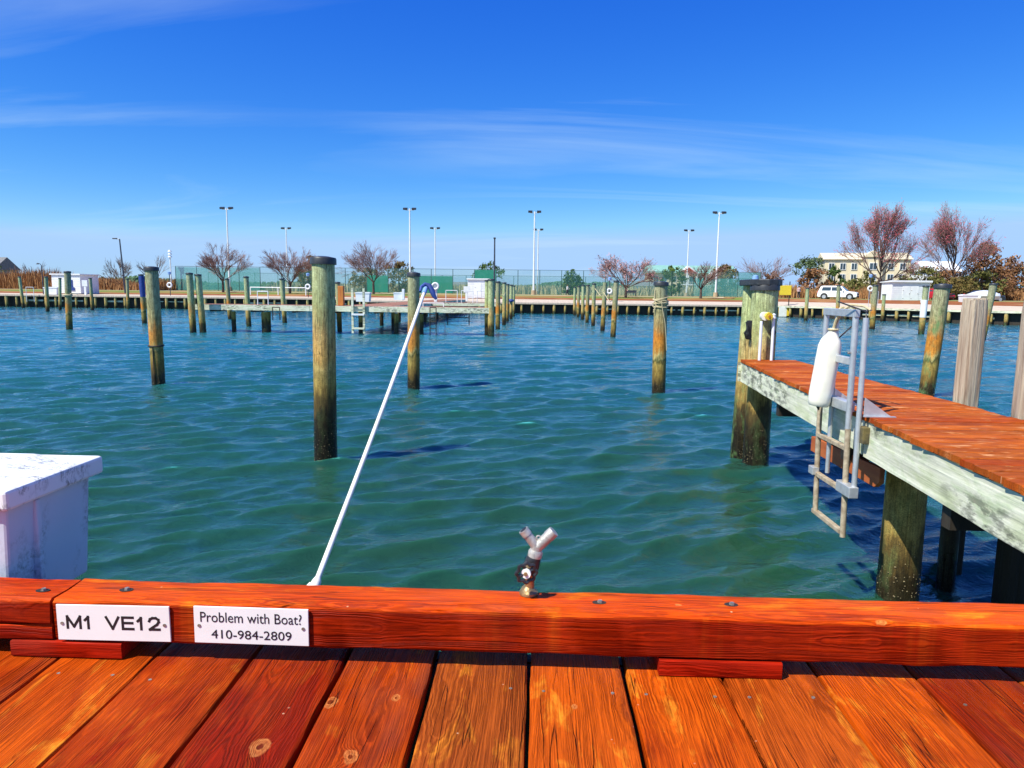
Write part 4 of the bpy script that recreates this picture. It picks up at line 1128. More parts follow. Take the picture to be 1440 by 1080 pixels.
deck(fg, -8.75, -3.1, 58.0, 59.6, 1.62, 'y', M['far_deck']); box('edge_board', M['fascia_x'], fg, -8.75, -3.1, 57.93, 57.99, 1.36, 1.6)
# dark short piles under the stem
lab = ['first', 'second', 'third', 'fourth', 'fifth', 'sixth']
for i, y in enumerate((44.5, 50.5, 57, 64, 71, 78)):
    for sx, nm in ((-11.3, 'left'), (-9.2, 'right')):
        pile(sx, y, 1.32, .28, '%s support pile back on the %s side under the stem walkway' % (lab[i], nm), rust=0, lift=-.1, algae=.1, cap=False, group='support piles under the far piers')
tl = [(-16.05, 'double width support pile under the cross pier below the white rail frame', .55), (-13.1, 'support pile under the cross pier hidden behind the nearest thick pile', .3), (-10.4, 'support pile under the cross pier behind its wooden ladder', .3), (-6.9, 'pale topped support pile under the cross pier right of the white pole tip', .42), (-8.3, 'support pile under the cross pier behind the pile with the black cap', .28), (-18.0, 'support pile under the left end of the cross pier', .26)]
for x, lb, d in tl:
    pile(x, 41.0, 1.2, d, lb, rust=.1 if d < .4 else .3, lift=-.05, algae=.1, cap=False, group='support piles under the far piers')
# furniture on the cross pier
def rail_frame(name, label, x, y, z, w_, h, cat, mat=None, bars=1, legs_down=0.0):
    root = thing(name, label, cat, (x, y, z))
    mt = mat or M['white_paint']
    for sx in (-w_ / 2, w_ / 2): MB().tube([(sx, 0, -legs_down), (sx, 0, h)], .028, 8).build('upright', mt, root, True)
    MB().tube([(-w_ / 2, 0, h), (w_ / 2, 0, h)], .028, 8).build('top_rail', mt, root, True)
    for k in range(bars):
        zz_ = -legs_down + (h + legs_down) * (k + 1) / (bars + 1)
        MB().tube([(-w_ / 2, 0, zz_), (w_ / 2, 0, zz_)], .024, 8).build('cross_bar', mt, root, True)
    return root
rail_frame('rail_frame', 'white tubular rail frame on the left half of the cross pier', -16.05, 40.6, 1.62, .62, .78, 'rail', bars=1)
lw = rail_frame('wood_ladder', 'weathered wooden ladder with a white plank step on the front of the cross pier', -10.33, 40.15, 1.62, .70, .0, 'ladder', M['alu_old'], 0, 0)
for sx in (-.33, .33): box('side_rail', M['fascia'], lw, sx - .06, sx + .06, -.06, .04, -1.55, 1.02)
box('step', M['white_paint'], lw, -.36, .36, -.12, .0, -.52, -.42); box('step', M['fascia_x'], lw, -.36, .36, -.12, .0, -1.32, -1.22)
rail_frame('swim_ladder', 'dark metal ladder under the cross pier right of the wide support pile', -15.1, 40.1, .9, .42, .6, 'ladder', M['dark_wood'], 1, .15)
rail_frame('swim_ladder', 'thin dark ladder hanging in the water right of the white pole tip', -6.0, 40.1, .5, .35, 1.1, 'ladder', M['dark_wood'], 3, .5)
rail_frame('swim_ladder', 'square dark ladder frame under the cross pier near its right end', -4.6, 40.6, .95, 1.25, .5, 'ladder', M['dark_wood'], 1, .35)
rail_frame('swim_ladder', 'pale ladder hoop standing low in the water under the cross pier', -6.45 + .75, 41.4, .25, .42, .45, 'ladder', M['white_paint'], 0, .3)
rail_frame('swim_ladder', 'small pale ladder frame on the bulkhead edge at the left border of the photo', -62.9, 85.2, 1.56, .95, .9, 'ladder', M['white_paint'], 1, .9)
o = box('brown_post', M['orange_wood'], None, -.16, .16, -.16, .16, 0, 1.15, .02); o.location = (-11.6, 41.2, 1.62); tag(o, 'square orange brown post on the cross pier just right of the nearest thick pile', 'post')
for x, y, h, lb in ((-7.2, 58.5, 1.0, 'left one of the thin white handrails on the side pier'), (-5.9, 58.5, 1.0, 'middle one of the thin white handrails on the side pier'), (-4.6, 58.5, 1.0, 'right one of the thin white handrails on the side pier')):
    rail_frame('handrail', lb, x, y, 1.62, .95, h, 'handrail', M['white_paint'], 0)
rail_frame('handrail', 'low white hoop rail on the cross pier under the blue pole tip', -6.1, 40.9, 1.62, 1.2, .22, 'handrail', M['white_paint'], 0)
# dock boxes and pedestals
def small_box(label, x, y, z, w_, h, d):
    root = thing('dock_box', label, 'box', (x, y, z), 0, 'white dock boxes on the far piers')
    MB().prism([(-w_ / 2 * .92, 0), (w_ / 2 * .92, 0), (w_ / 2, h * .84), (-w_ / 2, h * .84)], -d / 2, d / 2).build('body', M['white_paint'], root)
    MB().prism([(-w_ / 2 * 1.07, h * .84), (w_ / 2 * 1.07, h * .84), (w_ / 2 * 1.05, h * .95), (w_ / 2 * .6, h), (-w_ / 2 * .6, h), (-w_ / 2 * 1.05, h * .95)], -d / 2 * 1.1, d / 2 * 1.1).build('lid', M['white_paint'], root)
    return root
small_box('larger white dock box behind the wooden ladder of the cross pier', -15.6, 62.5, 1.55, 1.25, .85, .7)
small_box('white dock box on the walkway left of the blue pole tip', -15.2, 76.5, 1.55, 1.0, .85, .7)
small_box('white dock box on the bulkhead at far left beside the leaning pile', -61.3, 87, 1.58, 1.7, .95, .8)
small_box('white dock box beyond the grey post at right', 46.4, 78, 1.9, 1.6, 1.0, .8)
def pedestal(label, x, y, z, h, ring=False, panels=False, lamp=False):
    root = thing('power_pedestal', label, 'pedestal', (x, y, z))
    box('column', M['white_paint'], root, -.13, .13, -.12, .12, 0, h, .02)
    if panels:
        box('panel', M['white_paint'], root, -.35, .35, -.14, -.06, h * .62, h * 1.05, .02)
    if ring: MB().torus((0, -.2, h * .9), .26, .09, 18, 8, Matrix.Rotation(PI / 2, 3, 'X')).build('life_ring', M['white_paint'], root, True)
    return root
pedestal('white power pedestal with two side panels left of the white shed at far left', -57.0, 87, 1.56, 1.75, panels=True)
pedestal('white power pedestal left of the centre white shed', -8.8, 86.5, 1.4, 1.7, panels=True)
pedestal('white pedestal with a round life ring behind the blue pole tip', -8.9, 61, 1.62, 1.5, ring=True)
pedestal('white pedestal just left of the pile with the blue tipped pole', -14.6, 76, 1.6, 1.15)
def ring_post(label, x, y, z, h=3.2):
    root = thing('dock_lantern', label, 'lamp post', (x, y, z), 0, 'lantern posts with life rings')
    MB().tube([(0, 0, 0), (0, 0, h - .35)], .05, 8).build('pole', M['lamp_dark'], root, True)
    MB().tube([(0, 0, h - .35), (0, 0, h - .3), (0, 0, h), (0, 0, h + .08)], [.08, .18, .24, .02], 8).build('lantern', M['pale_blue'], root, True)
    MB().torus((.0, -.12, 1.35), .27, .10, 20, 8, Matrix.Rotation(PI / 2, 3, 'X')).build('life_ring', M['white_paint'], root, True)
    return root
for lb, x, y in (('lantern post with a white life ring right of the lone capped pile at left', -47.2, 89), ('lantern post with a white life ring left of the nearest thick pile', -29.3, 89), ('lantern post with a white life ring left of the pink cherry tree in the centre', 8.9, 89), ('lantern post with a white life ring between the white car and the right shed', 40.5, 88)):
    ring_post(lb, x, y, land_z(x, max(0, y - front(x))), 3.0)
# white court railing
wr = thing('white_railing', 'long white pipe railing behind the cross pier at left of the nearest pile', 'railing', (-38.0, 92, 1.8))
MB().tube([(0, 0, 1.0), (7.5, 0, 1.0)], .06, 6).build('pipe', M['white_paint'], wr)
for k in range(3): MB().tube([(k * 3.7, 0, 0), (k * 3.7, 0, 1.0)], .06, 6).build('stanchion', M['white_paint'], wr)

# sign boards on the bulkhead behind the double pile
sb = thing('notice_board', 'square yellow notice board on a post at the bulkhead right of the paired piles', 'sign', (29.3, 85.0, 1.3))
box('board', M['yellow'], sb, -.68, .68, -.05, .0, 1.35 - .05, 2.45, .02)
MB().tube([(.5, .06, -.5), (.5, .06, 2.9)], .06, 6).build('post', M['dark_wood'], sb)
sb = thing('notice_board', 'cream and yellow board fixed low on the bulkhead under the yellow one', 'sign', (29.3, 84.6, .25))
box('board', M['fender'], sb, -.75, .15, -.05, 0, -.2, 1.0, .02); box('side_board', M['yellow'], sb, .16, .72, -.05, 0, -.1, 1.05, .02)

# ------------------------------------------------------------------ light poles
def flood(label, x, y, h, z=2.2, base=True):
    root = thing('floodlight_pole', label, 'light pole', (x, y, z), 0, 'tall white floodlight poles')
    MB().tube([(0, 0, 0), (0, 0, h)], [.17, .10], 8).build('pole', M['pole_white'], root, True)
    MB().tube([(-.75, 0, h - .25), (.75, 0, h - .25)], .05, 6).build('crossarm', M['pole_white'], root)
    for sx in (-.72, .72):
        MB().box(sx - .35, sx + .35, -.3, .25, h - .2, h + .12, Matrix.Rotation(.25, 3, 'X')).build('floodlight', M['lamp_dark'], root, bevel=.03)
    if base: MB().tube([(0, 0, 0), (0, 0, .75)], [.42, .36], 10).build('footing', M['concrete'], root, True)
    return root
flood('tall floodlight pole rising behind the large bare cherry tree at left', -52.3, 118, 13.8)
flood('shorter far floodlight pole behind the second cherry tree left of the nearest pile', -55.6, 155, 13.8)
flood('tall floodlight pole right above the capped pile beside the blue pole tip', -21.5, 118, 13.9)
flood('shorter far floodlight pole right of the blue pole tip', -22.7, 155, 14.1)
flood('tall floodlight pole in the centre, the front one of the overlapping two', -.8, 118, 13.6)
flood('far floodlight pole almost hidden behind the centre one', -.2, 155, 14.0)
flood('shorter far floodlight pole left of the rightmost tall one', 32.2, 155, 14.1)
flood('rightmost tall floodlight pole above the small bare tree right of centre', 29.3, 118, 13.7)
root = thing('street_lamp', 'dark street lamp between the far left white shed and the small round tree', 'lamp', (-54.9, 92, 1.8))
MB().tube([(0, 0, 0), (-.35, 0, 7.1)], [.11, .08], 8).build('pole', M['lamp_dark'], root, True)
MB().tube([(-.35, 0, 7.05), (-.9, 0, 7.12)], .05, 6).build('arm', M['lamp_dark'], root)
box('lamp_head', M['lamp_dark'], root, -1.25, -.7, -.16, .16, 7.08, 7.22, .03)
root = thing('street_lamp', 'dark slim lamp pole above the left hand centre row of piles', 'lamp', (-5.8, 93, 1.8))
MB().tube([(0, 0, 0), (0, 0, 7.7)], [.12, .09], 8).build('pole', M['lamp_dark'], root, True)
box('lamp_head', M['lamp_dark'], root, -.14, .14, -.4, .25, 7.62, 7.8, .03)
root = thing('street_lamp', 'short dark lamp left of the white pedestal at far left', 'lamp', (-63.2, 88, 1.6))
MB().tube([(0, 0, 0), (0, 0, 3.6), (-.2, 0, 3.85), (-.5, 0, 3.9)], [.07, .05, .04, .04], 6).build('pole', M['lamp_dark'], root, True)
MB().tube([(-.5, 0, 3.92), (-.5, 0, 3.75)], [.05, .18], 8).build('lamp_head', M['lamp_dark'], root)
root = thing('siren_pole', 'slim white pole with stacked speakers at the left end of the court fence', 'pole', (-61.8, 117, 2.2))
MB().tube([(0, 0, 0), (0, 0, 5.6)], .1, 8).build('pole', M['pole_white'], root, True)
for k in range(3): MB().tube([(0, 0, 5.5 + .45 * k), (0, 0, 5.8 + .45 * k)], [.35, .18], 8).build('horn', M['pole_white'], root)

# ------------------------------------------------------------------ court fences
def cloth(name, col, alpha):
    t = NT(name); t.set(col, 0.8, 0, 0.1)
    v = t.obj()
    n = t.noise(v, 0.35, 3)
    tr = t.n('BsdfTransparent'); mx_ = t.n('MixShader')
    t.put(mx_.inputs[0], t.mr(n, 0.3, 0.7, alpha * .85, min(1, alpha * 1.15)))
    t.t.links.new(tr.outputs[0], mx_.inputs[1]); t.t.links.new(t.b.outputs[0], mx_.inputs[2])
    t.t.links.new(mx_.outputs[0], t.out.inputs[0])
    return t.m
M['mesh'] = cloth('chain_link_mesh', (.10, .30, .28), .13)
M['screen'] = cloth('green_windscreen', (.04, .28, .20), .72)
M['screen_teal'] = cloth('faded_teal_windscreen', (.10, .36, .34), .35)
M['fence_post'] = basic('dark_green_steel', (.03, .09, .08), (.05, .12, .1), 2, 0.5)
def fence(label, xa, xb, y, h, step, screens, z=2.2):
    root = thing('court_fence', label, 'fence', (0, y, z))
    n = int(round((xb - xa) / step)); st_ = (xb - xa) / n
    for i in range(n + 1):
        x = xa + st_ * i
        MB().tube([(0, 0, 0), (0, 0, h)], .055, 6).build('fence_post', M['fence_post'], root, False, (x, 0, 0))
        if i < n:
            MB().box(.06, st_ - .06, -.03, .03, h - .06, h).build('top_rail', M['fence_post'], root, False, (x, 0, 0))
            sc = None
            for a, b_, z0, z1, m in screens:
                if a <= x < b_: sc = (z0, z1, m)
            MB().box(.06, st_ - .06, -.006, .006, .05, h - .07).build('mesh_panel', M['mesh'], root, False, (x, 0, 0))
            if sc:
                MB().box(.06, st_ - .06, -.03, -.015, sc[0], sc[1]).build('windscreen', M[sc[2]], root, False, (x, 0, 0))
    return root
fence('tall green chain link tennis court fence along the shore with patches of windscreen', -61.5, 36.5, 118, 4.1, 3.6,
      [(-62, -50, .1, 3.9, 'screen_teal'), (-32, -27, .1, 2.9, 'screen'), (-24.5, -17.5, .1, 2.9, 'screen'), (-11.5, -8.5, 2.2, 4.0, 'screen'), (22, 30, .1, 3.0, 'screen_teal'), (30, 37, .1, 4.0, 'screen_teal')])
fence('far green chain link fence on the back side of the tennis courts', -72, 46, 152, 3.9, 5.2, [])

# ------------------------------------------------------------------ trees
def bare_tree(label, x, y, h, spread, kind, seed, trunk_h=None, limbs=6, levels=4, buds=0, z=2.2, lean=0.0, tw=None, elev=(32, 66), bud_mat=None, trunk_r=.17, kids=3, bud_s=.09, name='cherry_tree', leader=0.0):
    r = random.Random(seed)
    root = thing(name, label, 'tree', (x, y, z), 0, None)
    th = trunk_h if trunk_h else h * .2
    base = Vector((lean * .3, 0, th))
    MB().tube([(0, 0, -.3), (lean * .1, 0, th * .5), base, base + Vector((lean * .1, 0, th * .25))], [trunk_r * 1.3, trunk_r, trunk_r * .95, trunk_r * .6], 8).build('trunk', M['trunk'], root, True)
    limb = MB(); twig = MB(); bud = MB(); tips = []
    R3 = spread / 2; H3 = h - th
    L0 = math.hypot(R3, H3) * .40
    def grow(p, d, L, rad, lv):
        pts = [p]; q = p; dd = d.copy()
        ns = 3 if lv <= 2 else 2
        for _ in range(ns):
            dd = (dd + Vector((r.gauss(0, .13), r.gauss(0, .13), r.gauss(.04, .09)))).normalized()
            q = q + dd * (L / ns); pts.append(q)
        tgt = limb if lv <= 2 else twig
        tgt.tube(pts, [rad * (1 - .45 * k / ns) for k in range(ns + 1)], 5 if lv <= 1 else 3, cap=False)
        if lv >= levels:
            tips.append((q, dd)); 
            return
        if lv >= levels - 1: tips.append((q, dd))
        for c in range(kids + (1 if r.random() < .4 else 0)):
            k = r.uniform(.35, 1.0) if c else 1.0
            i = min(ns - 1, int(k * ns)); f = k * ns - i
            if k >= 1: st_ = pts[-1]
            else: st_ = pts[i].lerp(pts[i + 1], f)
            ax = Vector((r.gauss(0, 1), r.gauss(0, 1), r.gauss(0, 1))).normalized()
            nd = (Matrix.Rotation(r.uniform(.25, .75), 3, ax) @ dd)
            nd = (nd + Vector((0, 0, .14))).normalized()
            nd = (nd + Vector((st_.x, st_.y, 0)).normalized() * .16).normalized()
            grow(st_, nd, L * r.uniform(.62, .82), max(.016, rad * r.uniform(.55, .7)), lv + 1)
    for i in range(limbs):
        a = 2 * PI * (i + r.uniform(-.3, .3)) / limbs
        e = math.radians(r.uniform(*elev))
        if leader:
            q_ = i / max(1, limbs - 1); e = math.radians(elev[0] + (elev[1] - elev[0]) * q_ ** .8); a = i * 2.4
            st0 = base + Vector((0, 0, leader * H3 * q_))
            grow(st0, Vector((math.cos(a) * math.cos(e), math.sin(a) * math.cos(e), math.sin(e))), L0 * (1.05 - .25 * q_), trunk_r * .5, 1)
            continue
        grow(base + Vector((0, 0, r.uniform(-.2, .2) * th)), Vector((math.cos(a) * math.cos(e), math.sin(a) * math.cos(e), math.sin(e))), L0 * r.uniform(.8, 1.15), trunk_r * .55, 1)
    # fit to the measured height and spread
    P = [t[0] for t in tips]
    mh = sorted(p.z for p in P)[int(len(P) * .99)]; ms = sorted(math.hypot(p.x, p.y) for p in P)[int(len(P) * .96)]
    kz = (h - th) / max(.1, mh - th); kx = R3 / ms
    def fit(v): return (v[0] * kx, v[1] * kx, th + (v[2] - th) * kz if v[2] > th else v[2])
    for m_ in (limb, twig): m_.v = [fit(v) for v in m_.v]
    limb.build('limbs', M['trunk'], root)
    twig.build('twigs', M[tw or 'twig'], root)
    if buds:
        for _ in range(buds):
            q, dd = r.choice(tips); q = Vector(fit(q)) + Vector((r.gauss(0, .22), r.gauss(0, .22), r.gauss(0, .22)))
            s = r.uniform(.5, 1.3) * bud_s
            u = Vector((r.gauss(0, 1), r.gauss(0, 1), r.gauss(0, 1))).normalized(); v_ = u.orthogonal().normalized()
            bud.add([q + u * s, q + v_ * s, q - u * s, q - v_ * s], [(0, 1, 2, 3)])
        stuff(bud.build('buds', M[bud_mat or 'bud'], root))
    return root
bare_tree('large vase shaped bare cherry tree in front of the left end of the court fence', -48.0, 106, 6.9, 9.6, 'c', 1, limbs=8, levels=6)
bare_tree('bare cherry tree mixed with a dark cedar just left of the nearest thick pile', -37.0, 104, 6.3, 10.0, 'c', 2, limbs=8, levels=6, lean=.5)
bare_tree('wide bare cherry tree between the nearest pile and the blue pole tip', -24.9, 106, 7.3, 9.9, 'c', 3, limbs=8, levels=6)
bare_tree('low spreading cherry tree with dusty pink blossom in the centre', 12.8, 104, 5.8, 10.0, 'c', 4, limbs=8, levels=6, buds=700, bud_mat='blossom', elev=(15, 50))
bare_tree('small bare tree right of centre in front of the red gabled building', 23.7, 104, 4.9, 7.8, 'c', 5, limbs=7, levels=5, elev=(35, 70))
bare_tree('bare grey tree behind the paired piles at the finger pier end', 39.5, 125, 7.0, 9.5, 'c', 6, limbs=8, levels=5)
bare_tree('small round brown tree right of the dark street lamp at left', -75.2, 125, 5.8, 5.6, 'c', 7, limbs=6, levels=5, tw='twig_brown')
bare_tree('thin bare tree behind the lone capped pile at left', -69.0, 125, 6.4, 6.5, 'c', 8, limbs=5, levels=4, tw='twig_brown', name='bare_tree')
bare_tree('thin bare shrub tree left of the far left white shed', -87.5, 120, 4.6, 4.8, 'c', 9, limbs=6, levels=4, tw='twig_brown', name='bare_tree')
bare_tree('leafless sapling above the roof of the far left white shed', -83.0, 135, 5.2, 4.6, 'c', 10, limbs=5, levels=3, tw='twig_brown', name='bare_tree')
bare_tree('tall round crowned maple with crimson buds before the cream hotel', 47.3, 100, 12.6, 10.4, 'm', 11, trunk_h=2.4, limbs=13, levels=6, buds=4800, elev=(12, 86), leader=.38, trunk_r=.34, bud_s=.075, name='maple_tree', kids=3)
bare_tree('taller maple with thin crimson budded crown at right of the round one', 61.8, 108, 13.6, 10.5, 'm', 12, trunk_h=2.8, limbs=12, levels=6, buds=3600, elev=(15, 86), leader=.42, trunk_r=.32, bud_s=.075, name='maple_tree', kids=3)

def leaf_mat(name, a, b, c3):
    t = NT(name)
    n = t.noise(t.pos(), 1.3, 4, 0.7)
    c = t.ramp(n, [(0.3, a), (0.5, b), (0.72, c3)])
    t.set(c, 0.75, 0, 0.15)
    return t.m
M['cedar'] = leaf_mat('brown_green_cedar', (.08, .065, .02), (.15, .11, .035), (.24, .16, .05))
M['cedar_red'] = leaf_mat('russet_cedar', (.16, .075, .035), (.25, .12, .055), (.34, .18, .08))
M['evergreen'] = leaf_mat('bright_evergreen', (.03, .065, .015), (.07, .12, .025), (.14, .18, .05))
M['juniper'] = leaf_mat('olive_juniper', (.07, .08, .02), (.13, .13, .035), (.2, .17, .06))
M['pine'] = leaf_mat('grey_green_pine', (.05, .08, .035), (.09, .13, .05), (.15, .19, .08))
def evergreen(label, x, y, h, wd, mat, seed, n=1500, shape='cone', leaf=.26, z=2.2, name='evergreen_tree', trunk=.16, dens=1.0, lean=0.0):
    r = random.Random(seed)
    root = thing(name, label, 'tree', (x, y, z))
    t0 = h * (.08 if shape != 'pine' else .5)
    MB().tube([(0, 0, -.3), (lean * .5, 0, h * .5), (lean, 0, h * .9)], [trunk, trunk * .7, trunk * .2], 7).build('trunk', M['trunk'], root, True)
    b = MB()
    nc = max(14, n // 26)
    cl_ = []
    for _ in range(nc):
        u = r.random()
        if shape == 'cone': zz_ = t0 + (h - t0) * (1 - math.sqrt(1 - u * .985)); R = wd / 2 * (1 - (zz_ - t0) / (h - t0)) ** .75 + .12
        elif shape == 'round': zz_ = t0 + (h - t0) * u; q = (zz_ - t0) / (h - t0); R = wd / 2 * math.sqrt(max(.03, 1 - (2 * q - .85) ** 2 / 1.35))
        else: zz_ = t0 + (h - t0) * u; q = (zz_ - t0) / (h - t0); R = wd / 2 * math.sqrt(max(.05, 1 - (2 * q - 1) ** 2))
        a = r.uniform(0, 2 * PI); rr = R * (r.random() ** .45)
        cl_.append((Vector((rr * math.cos(a) + lean * zz_ / h, rr * math.sin(a), zz_)), r.uniform(.28, .62) * wd * (.16 if shape != 'pine' else .2) + .12))
    for c, s in cl_:
        for _ in range(int(26 * dens)):
            d = Vector((r.gauss(0, 1), r.gauss(0, 1), r.gauss(0, .7))).normalized() * s * r.uniform(.4, 1.15)
            p = c + d
            if p.z < .1: p.z = .1
            nn = (d.normalized() + Vector((r.gauss(0, .5), r.gauss(0, .5), r.gauss(0, .5)))).normalized()
            u = nn.orthogonal().normalized(); v_ = nn.cross(u); th = r.uniform(0, PI)
            u, v_ = u * math.cos(th) + v_ * math.sin(th), v_ * math.cos(th) - u * math.sin(th)
            l = leaf * r.uniform(.5, 1.2)
            b.add([p + u * l, p + v_ * l * .45, p - u * l, p - v_ * l * .45], [(0, 1, 2, 3)])
    stuff(b.build('crown', M[mat], root))
    return root
evergreen('dark brown green cedar behind the cherry tree left of the nearest pile', -40.6, 124, 7.0, 5.4, 'cedar', 31, 2400, 'cone', name='cedar_tree')
evergreen('brown green cedar left of the pile beside the blue pole tip', -24.6, 124, 5.2, 6.4, 'cedar', 32, 2200, 'round', name='cedar_tree')
evergreen('low cedar behind the wide cherry tree, left of its trunk', -31.0, 126, 4.2, 6.0, 'cedar', 33, 1700, 'round', name='cedar_tree')
evergreen('bright green bush above the centre white shed', -10.6, 150, 6.3, 7.0, 'evergreen', 34, 2200, 'round')
evergreen('small green conical evergreen right of centre, near the walking person', 5.6, 124, 4.9, 3.6, 'evergreen', 35, 1600, 'cone')
evergreen('leaning green evergreen beside the conical one at the centre right', 7.1, 124, 4.2, 2.8, 'evergreen', 36, 1200, 'cone')
evergreen('green evergreen in front of the red gabled building', 25.3, 135, 5.4, 5.2, 'evergreen', 37, 1900, 'round')
evergreen('olive brown cedar at the right end of the red gabled building', 36.5, 140, 6.0, 6.2, 'cedar', 38, 2100, 'round', name='cedar_tree')
evergreen('russet cedar left of the paired piles', 43.0, 132, 5.4, 5.4, 'cedar_red', 39, 1900, 'cone', name='cedar_tree')
evergreen('russet bush right behind the paired piles', 45.2, 118, 4.6, 5.6, 'cedar_red', 40, 1900, 'round', name='cedar_tree')
evergreen('wind shaped grey green pine left of the white car', 49.5, 132, 7.2, 6.0, 'pine', 41, 1500, 'pine', name='pine_tree', dens=.9)
evergreen('dark green lower pine beside the wind shaped one', 54.3, 132, 5.6, 4.0, 'evergreen', 42, 1300, 'round', name='pine_tree')
evergreen('yellow green young evergreen in front of the cream hotel', 56.5, 124, 5.2, 4.8, 'juniper', 43, 1500, 'cone')
evergreen('olive juniper mound left of the tall maple', 65.0, 122, 5.2, 8.0, 'juniper', 44, 2600, 'round', name='juniper')
evergreen('russet juniper mound with a raised left shoulder right of the white shed', 71.5, 128, 6.2, 8.5, 'cedar_red', 45, 2600, 'cone', name='juniper')
evergreen('large russet cedar behind the tall maple', 68.5, 112, 9.8, 8.6, 'cedar_red', 46, 4600, 'cone', name='cedar_tree')
evergreen('olive cedar under the right side of the tall maple', 66.0, 108, 4.2, 6.0, 'juniper', 47, 1900, 'round', name='cedar_tree')
evergreen('russet cedar with a pointed top at the right', 76.4, 118, 7.8, 7.4, 'cedar_red', 48, 3600, 'cone', name='cedar_tree')
evergreen('low russet bush at the right edge of the photo', 79.0, 108, 5.4, 8.0, 'cedar_red', 49, 2600, 'round', name='cedar_tree')
evergreen('green pine peeking over the russet bush at the right edge', 93.0, 140, 7.0, 6.5, 'evergreen', 50, 1800, 'cone', name='pine_tree')
evergreen('dark green shrub under the cream hotel left of the round maple', 51.5, 118, 2.8, 4.5, 'juniper', 51, 1200, 'round', name='shrub')
evergreen('dark shrub at the foot of the round maple', 53.5, 106, 2.6, 5.0, 'cedar', 52, 1400, 'round', name='shrub')
evergreen('brown shrub right of the car in front of the juniper mound', 60.5, 104, 3.0, 5.5, 'cedar', 53, 1500, 'round', name='shrub')
evergreen('dark blue green tree beside the grey house at the left edge', -121.0, 150, 6.4, 8.0, 'evergreen', 54, 1800, 'round')

# reeds and brush
def reeds(name, x0, x1, y0, y1, n, h, wd, mat, seed, z=2.15, hvar=.55, prof=None):
    r = random.Random(seed); b = MB()
    for _ in range(n):
        x = r.uniform(x0, x1); y = r.uniform(y0, y1)
        hh = h * r.uniform(1 - hvar, 1.08) * (prof(x) if prof else 1)
        a = r.uniform(0, PI); w_ = wd * r.uniform(.5, 1.3); lx, ly = r.gauss(0, .16) * hh, r.gauss(0, .16) * hh
        dx_, dy_ = math.cos(a) * w_, math.sin(a) * w_
        b.add([(x - dx_, y - dy_, z), (x + dx_, y + dy_, z), (x + lx * .5 + dx_ * .8, y + ly * .5 + dy_ * .8, z + hh * .6), (x + lx, y + ly, z + hh), (x + lx * .5 - dx_ * .8, y + ly * .5 - dy_ * .8, z + hh * .6)], [(0, 1, 2, 3, 4)])
    o = b.build(name, M[mat])
    return stuff(o)
def reed_mat(name, a, b, c):
    t = NT(name)
    v = t.pos()
    n = t.noise(v, .22, 4, .6); m = t.noise(t.vmath('MULTIPLY', v, (3, 3, .5)), 1.5, 3, .7)
    t.set(t.mix(t.mr(m, .35, .65), t.mix(t.mr(n, .35, .65), a, b), c), .9, 0, .05)
    return t.m
M['brush_red'] = reed_mat('rust_brown_brush', (.34, .14, .05), (.23, .10, .04), (.44, .25, .12))
M['marsh'] = reed_mat('tan_marsh_reeds', (.42, .34, .17), (.34, .29, .14), (.50, .42, .24))
def o_tag(o, label): return o
hump = lambda x: .8 + .22 * math.sin(x * .21) + .14 * math.sin(x * .6 + 1) + (.3 if x < -84 else 0)
reeds('brush', -125, -61.5, 112, 122, 20000, 2.7, .07, 'brush_red', 61, prof=hump)
reeds('reeds', -62, 150, 158, 185, 20000, 2.3, .16, 'marsh', 62)
reeds('brush', 36, 100, 112, 118, 8000, 2.6, .09, 'brush_red', 63, prof=lambda x: .6 + .3 * math.sin(x * .5) ** 2)
# low shore shrubs where the brush thins
M['far_wood'] = leaf_mat('hazy_far_woodland', (.05, .11, .06), (.08, .15, .08), (.12, .19, .10))
def far_wood():
    r = random.Random(70); b = MB()
    def top(x): return 7.5 + 2.0 * math.sin(x * .012 + .5) + 1.3 * math.sin(x * .047) + .7 * math.sin(x * .13)
    for i in range(15000):
        x = r.uniform(-620, 620); u = r.random() ** .6
        z = 2.0 + top(x) * u + r.gauss(0, .35); y = 640 + r.uniform(-14, 14) + 10 * u
        s = r.uniform(.9, 2.2)
        n_ = Vector((r.gauss(0, .6), -1, r.gauss(.5, .5))).normalized(); uu = n_.orthogonal().normalized(); vv = n_.cross(uu)
        p = Vector((x, y, z))
        b.add([p + uu * s, p + vv * s * .7, p - uu * s, p - vv * s * .7], [(0, 1, 2, 3)])
    X = np.arange(-650, 651, 10.0)
    vs = []; fs = []
    for i, x in enumerate(X): vs += [(x, 645, 1.5), (x, 656, 1.8 + top(x) * .9), (x, 690, 1.5)]
    for i in range(len(X) - 1): fs += [(3 * i, 3 * i + 3, 3 * i + 4, 3 * i + 1), (3 * i + 1, 3 * i + 4, 3 * i + 5, 3 * i + 2)]
    b.add(vs, fs)
    return stuff(b.build('far_woodland', M['far_wood']))
far_wood()

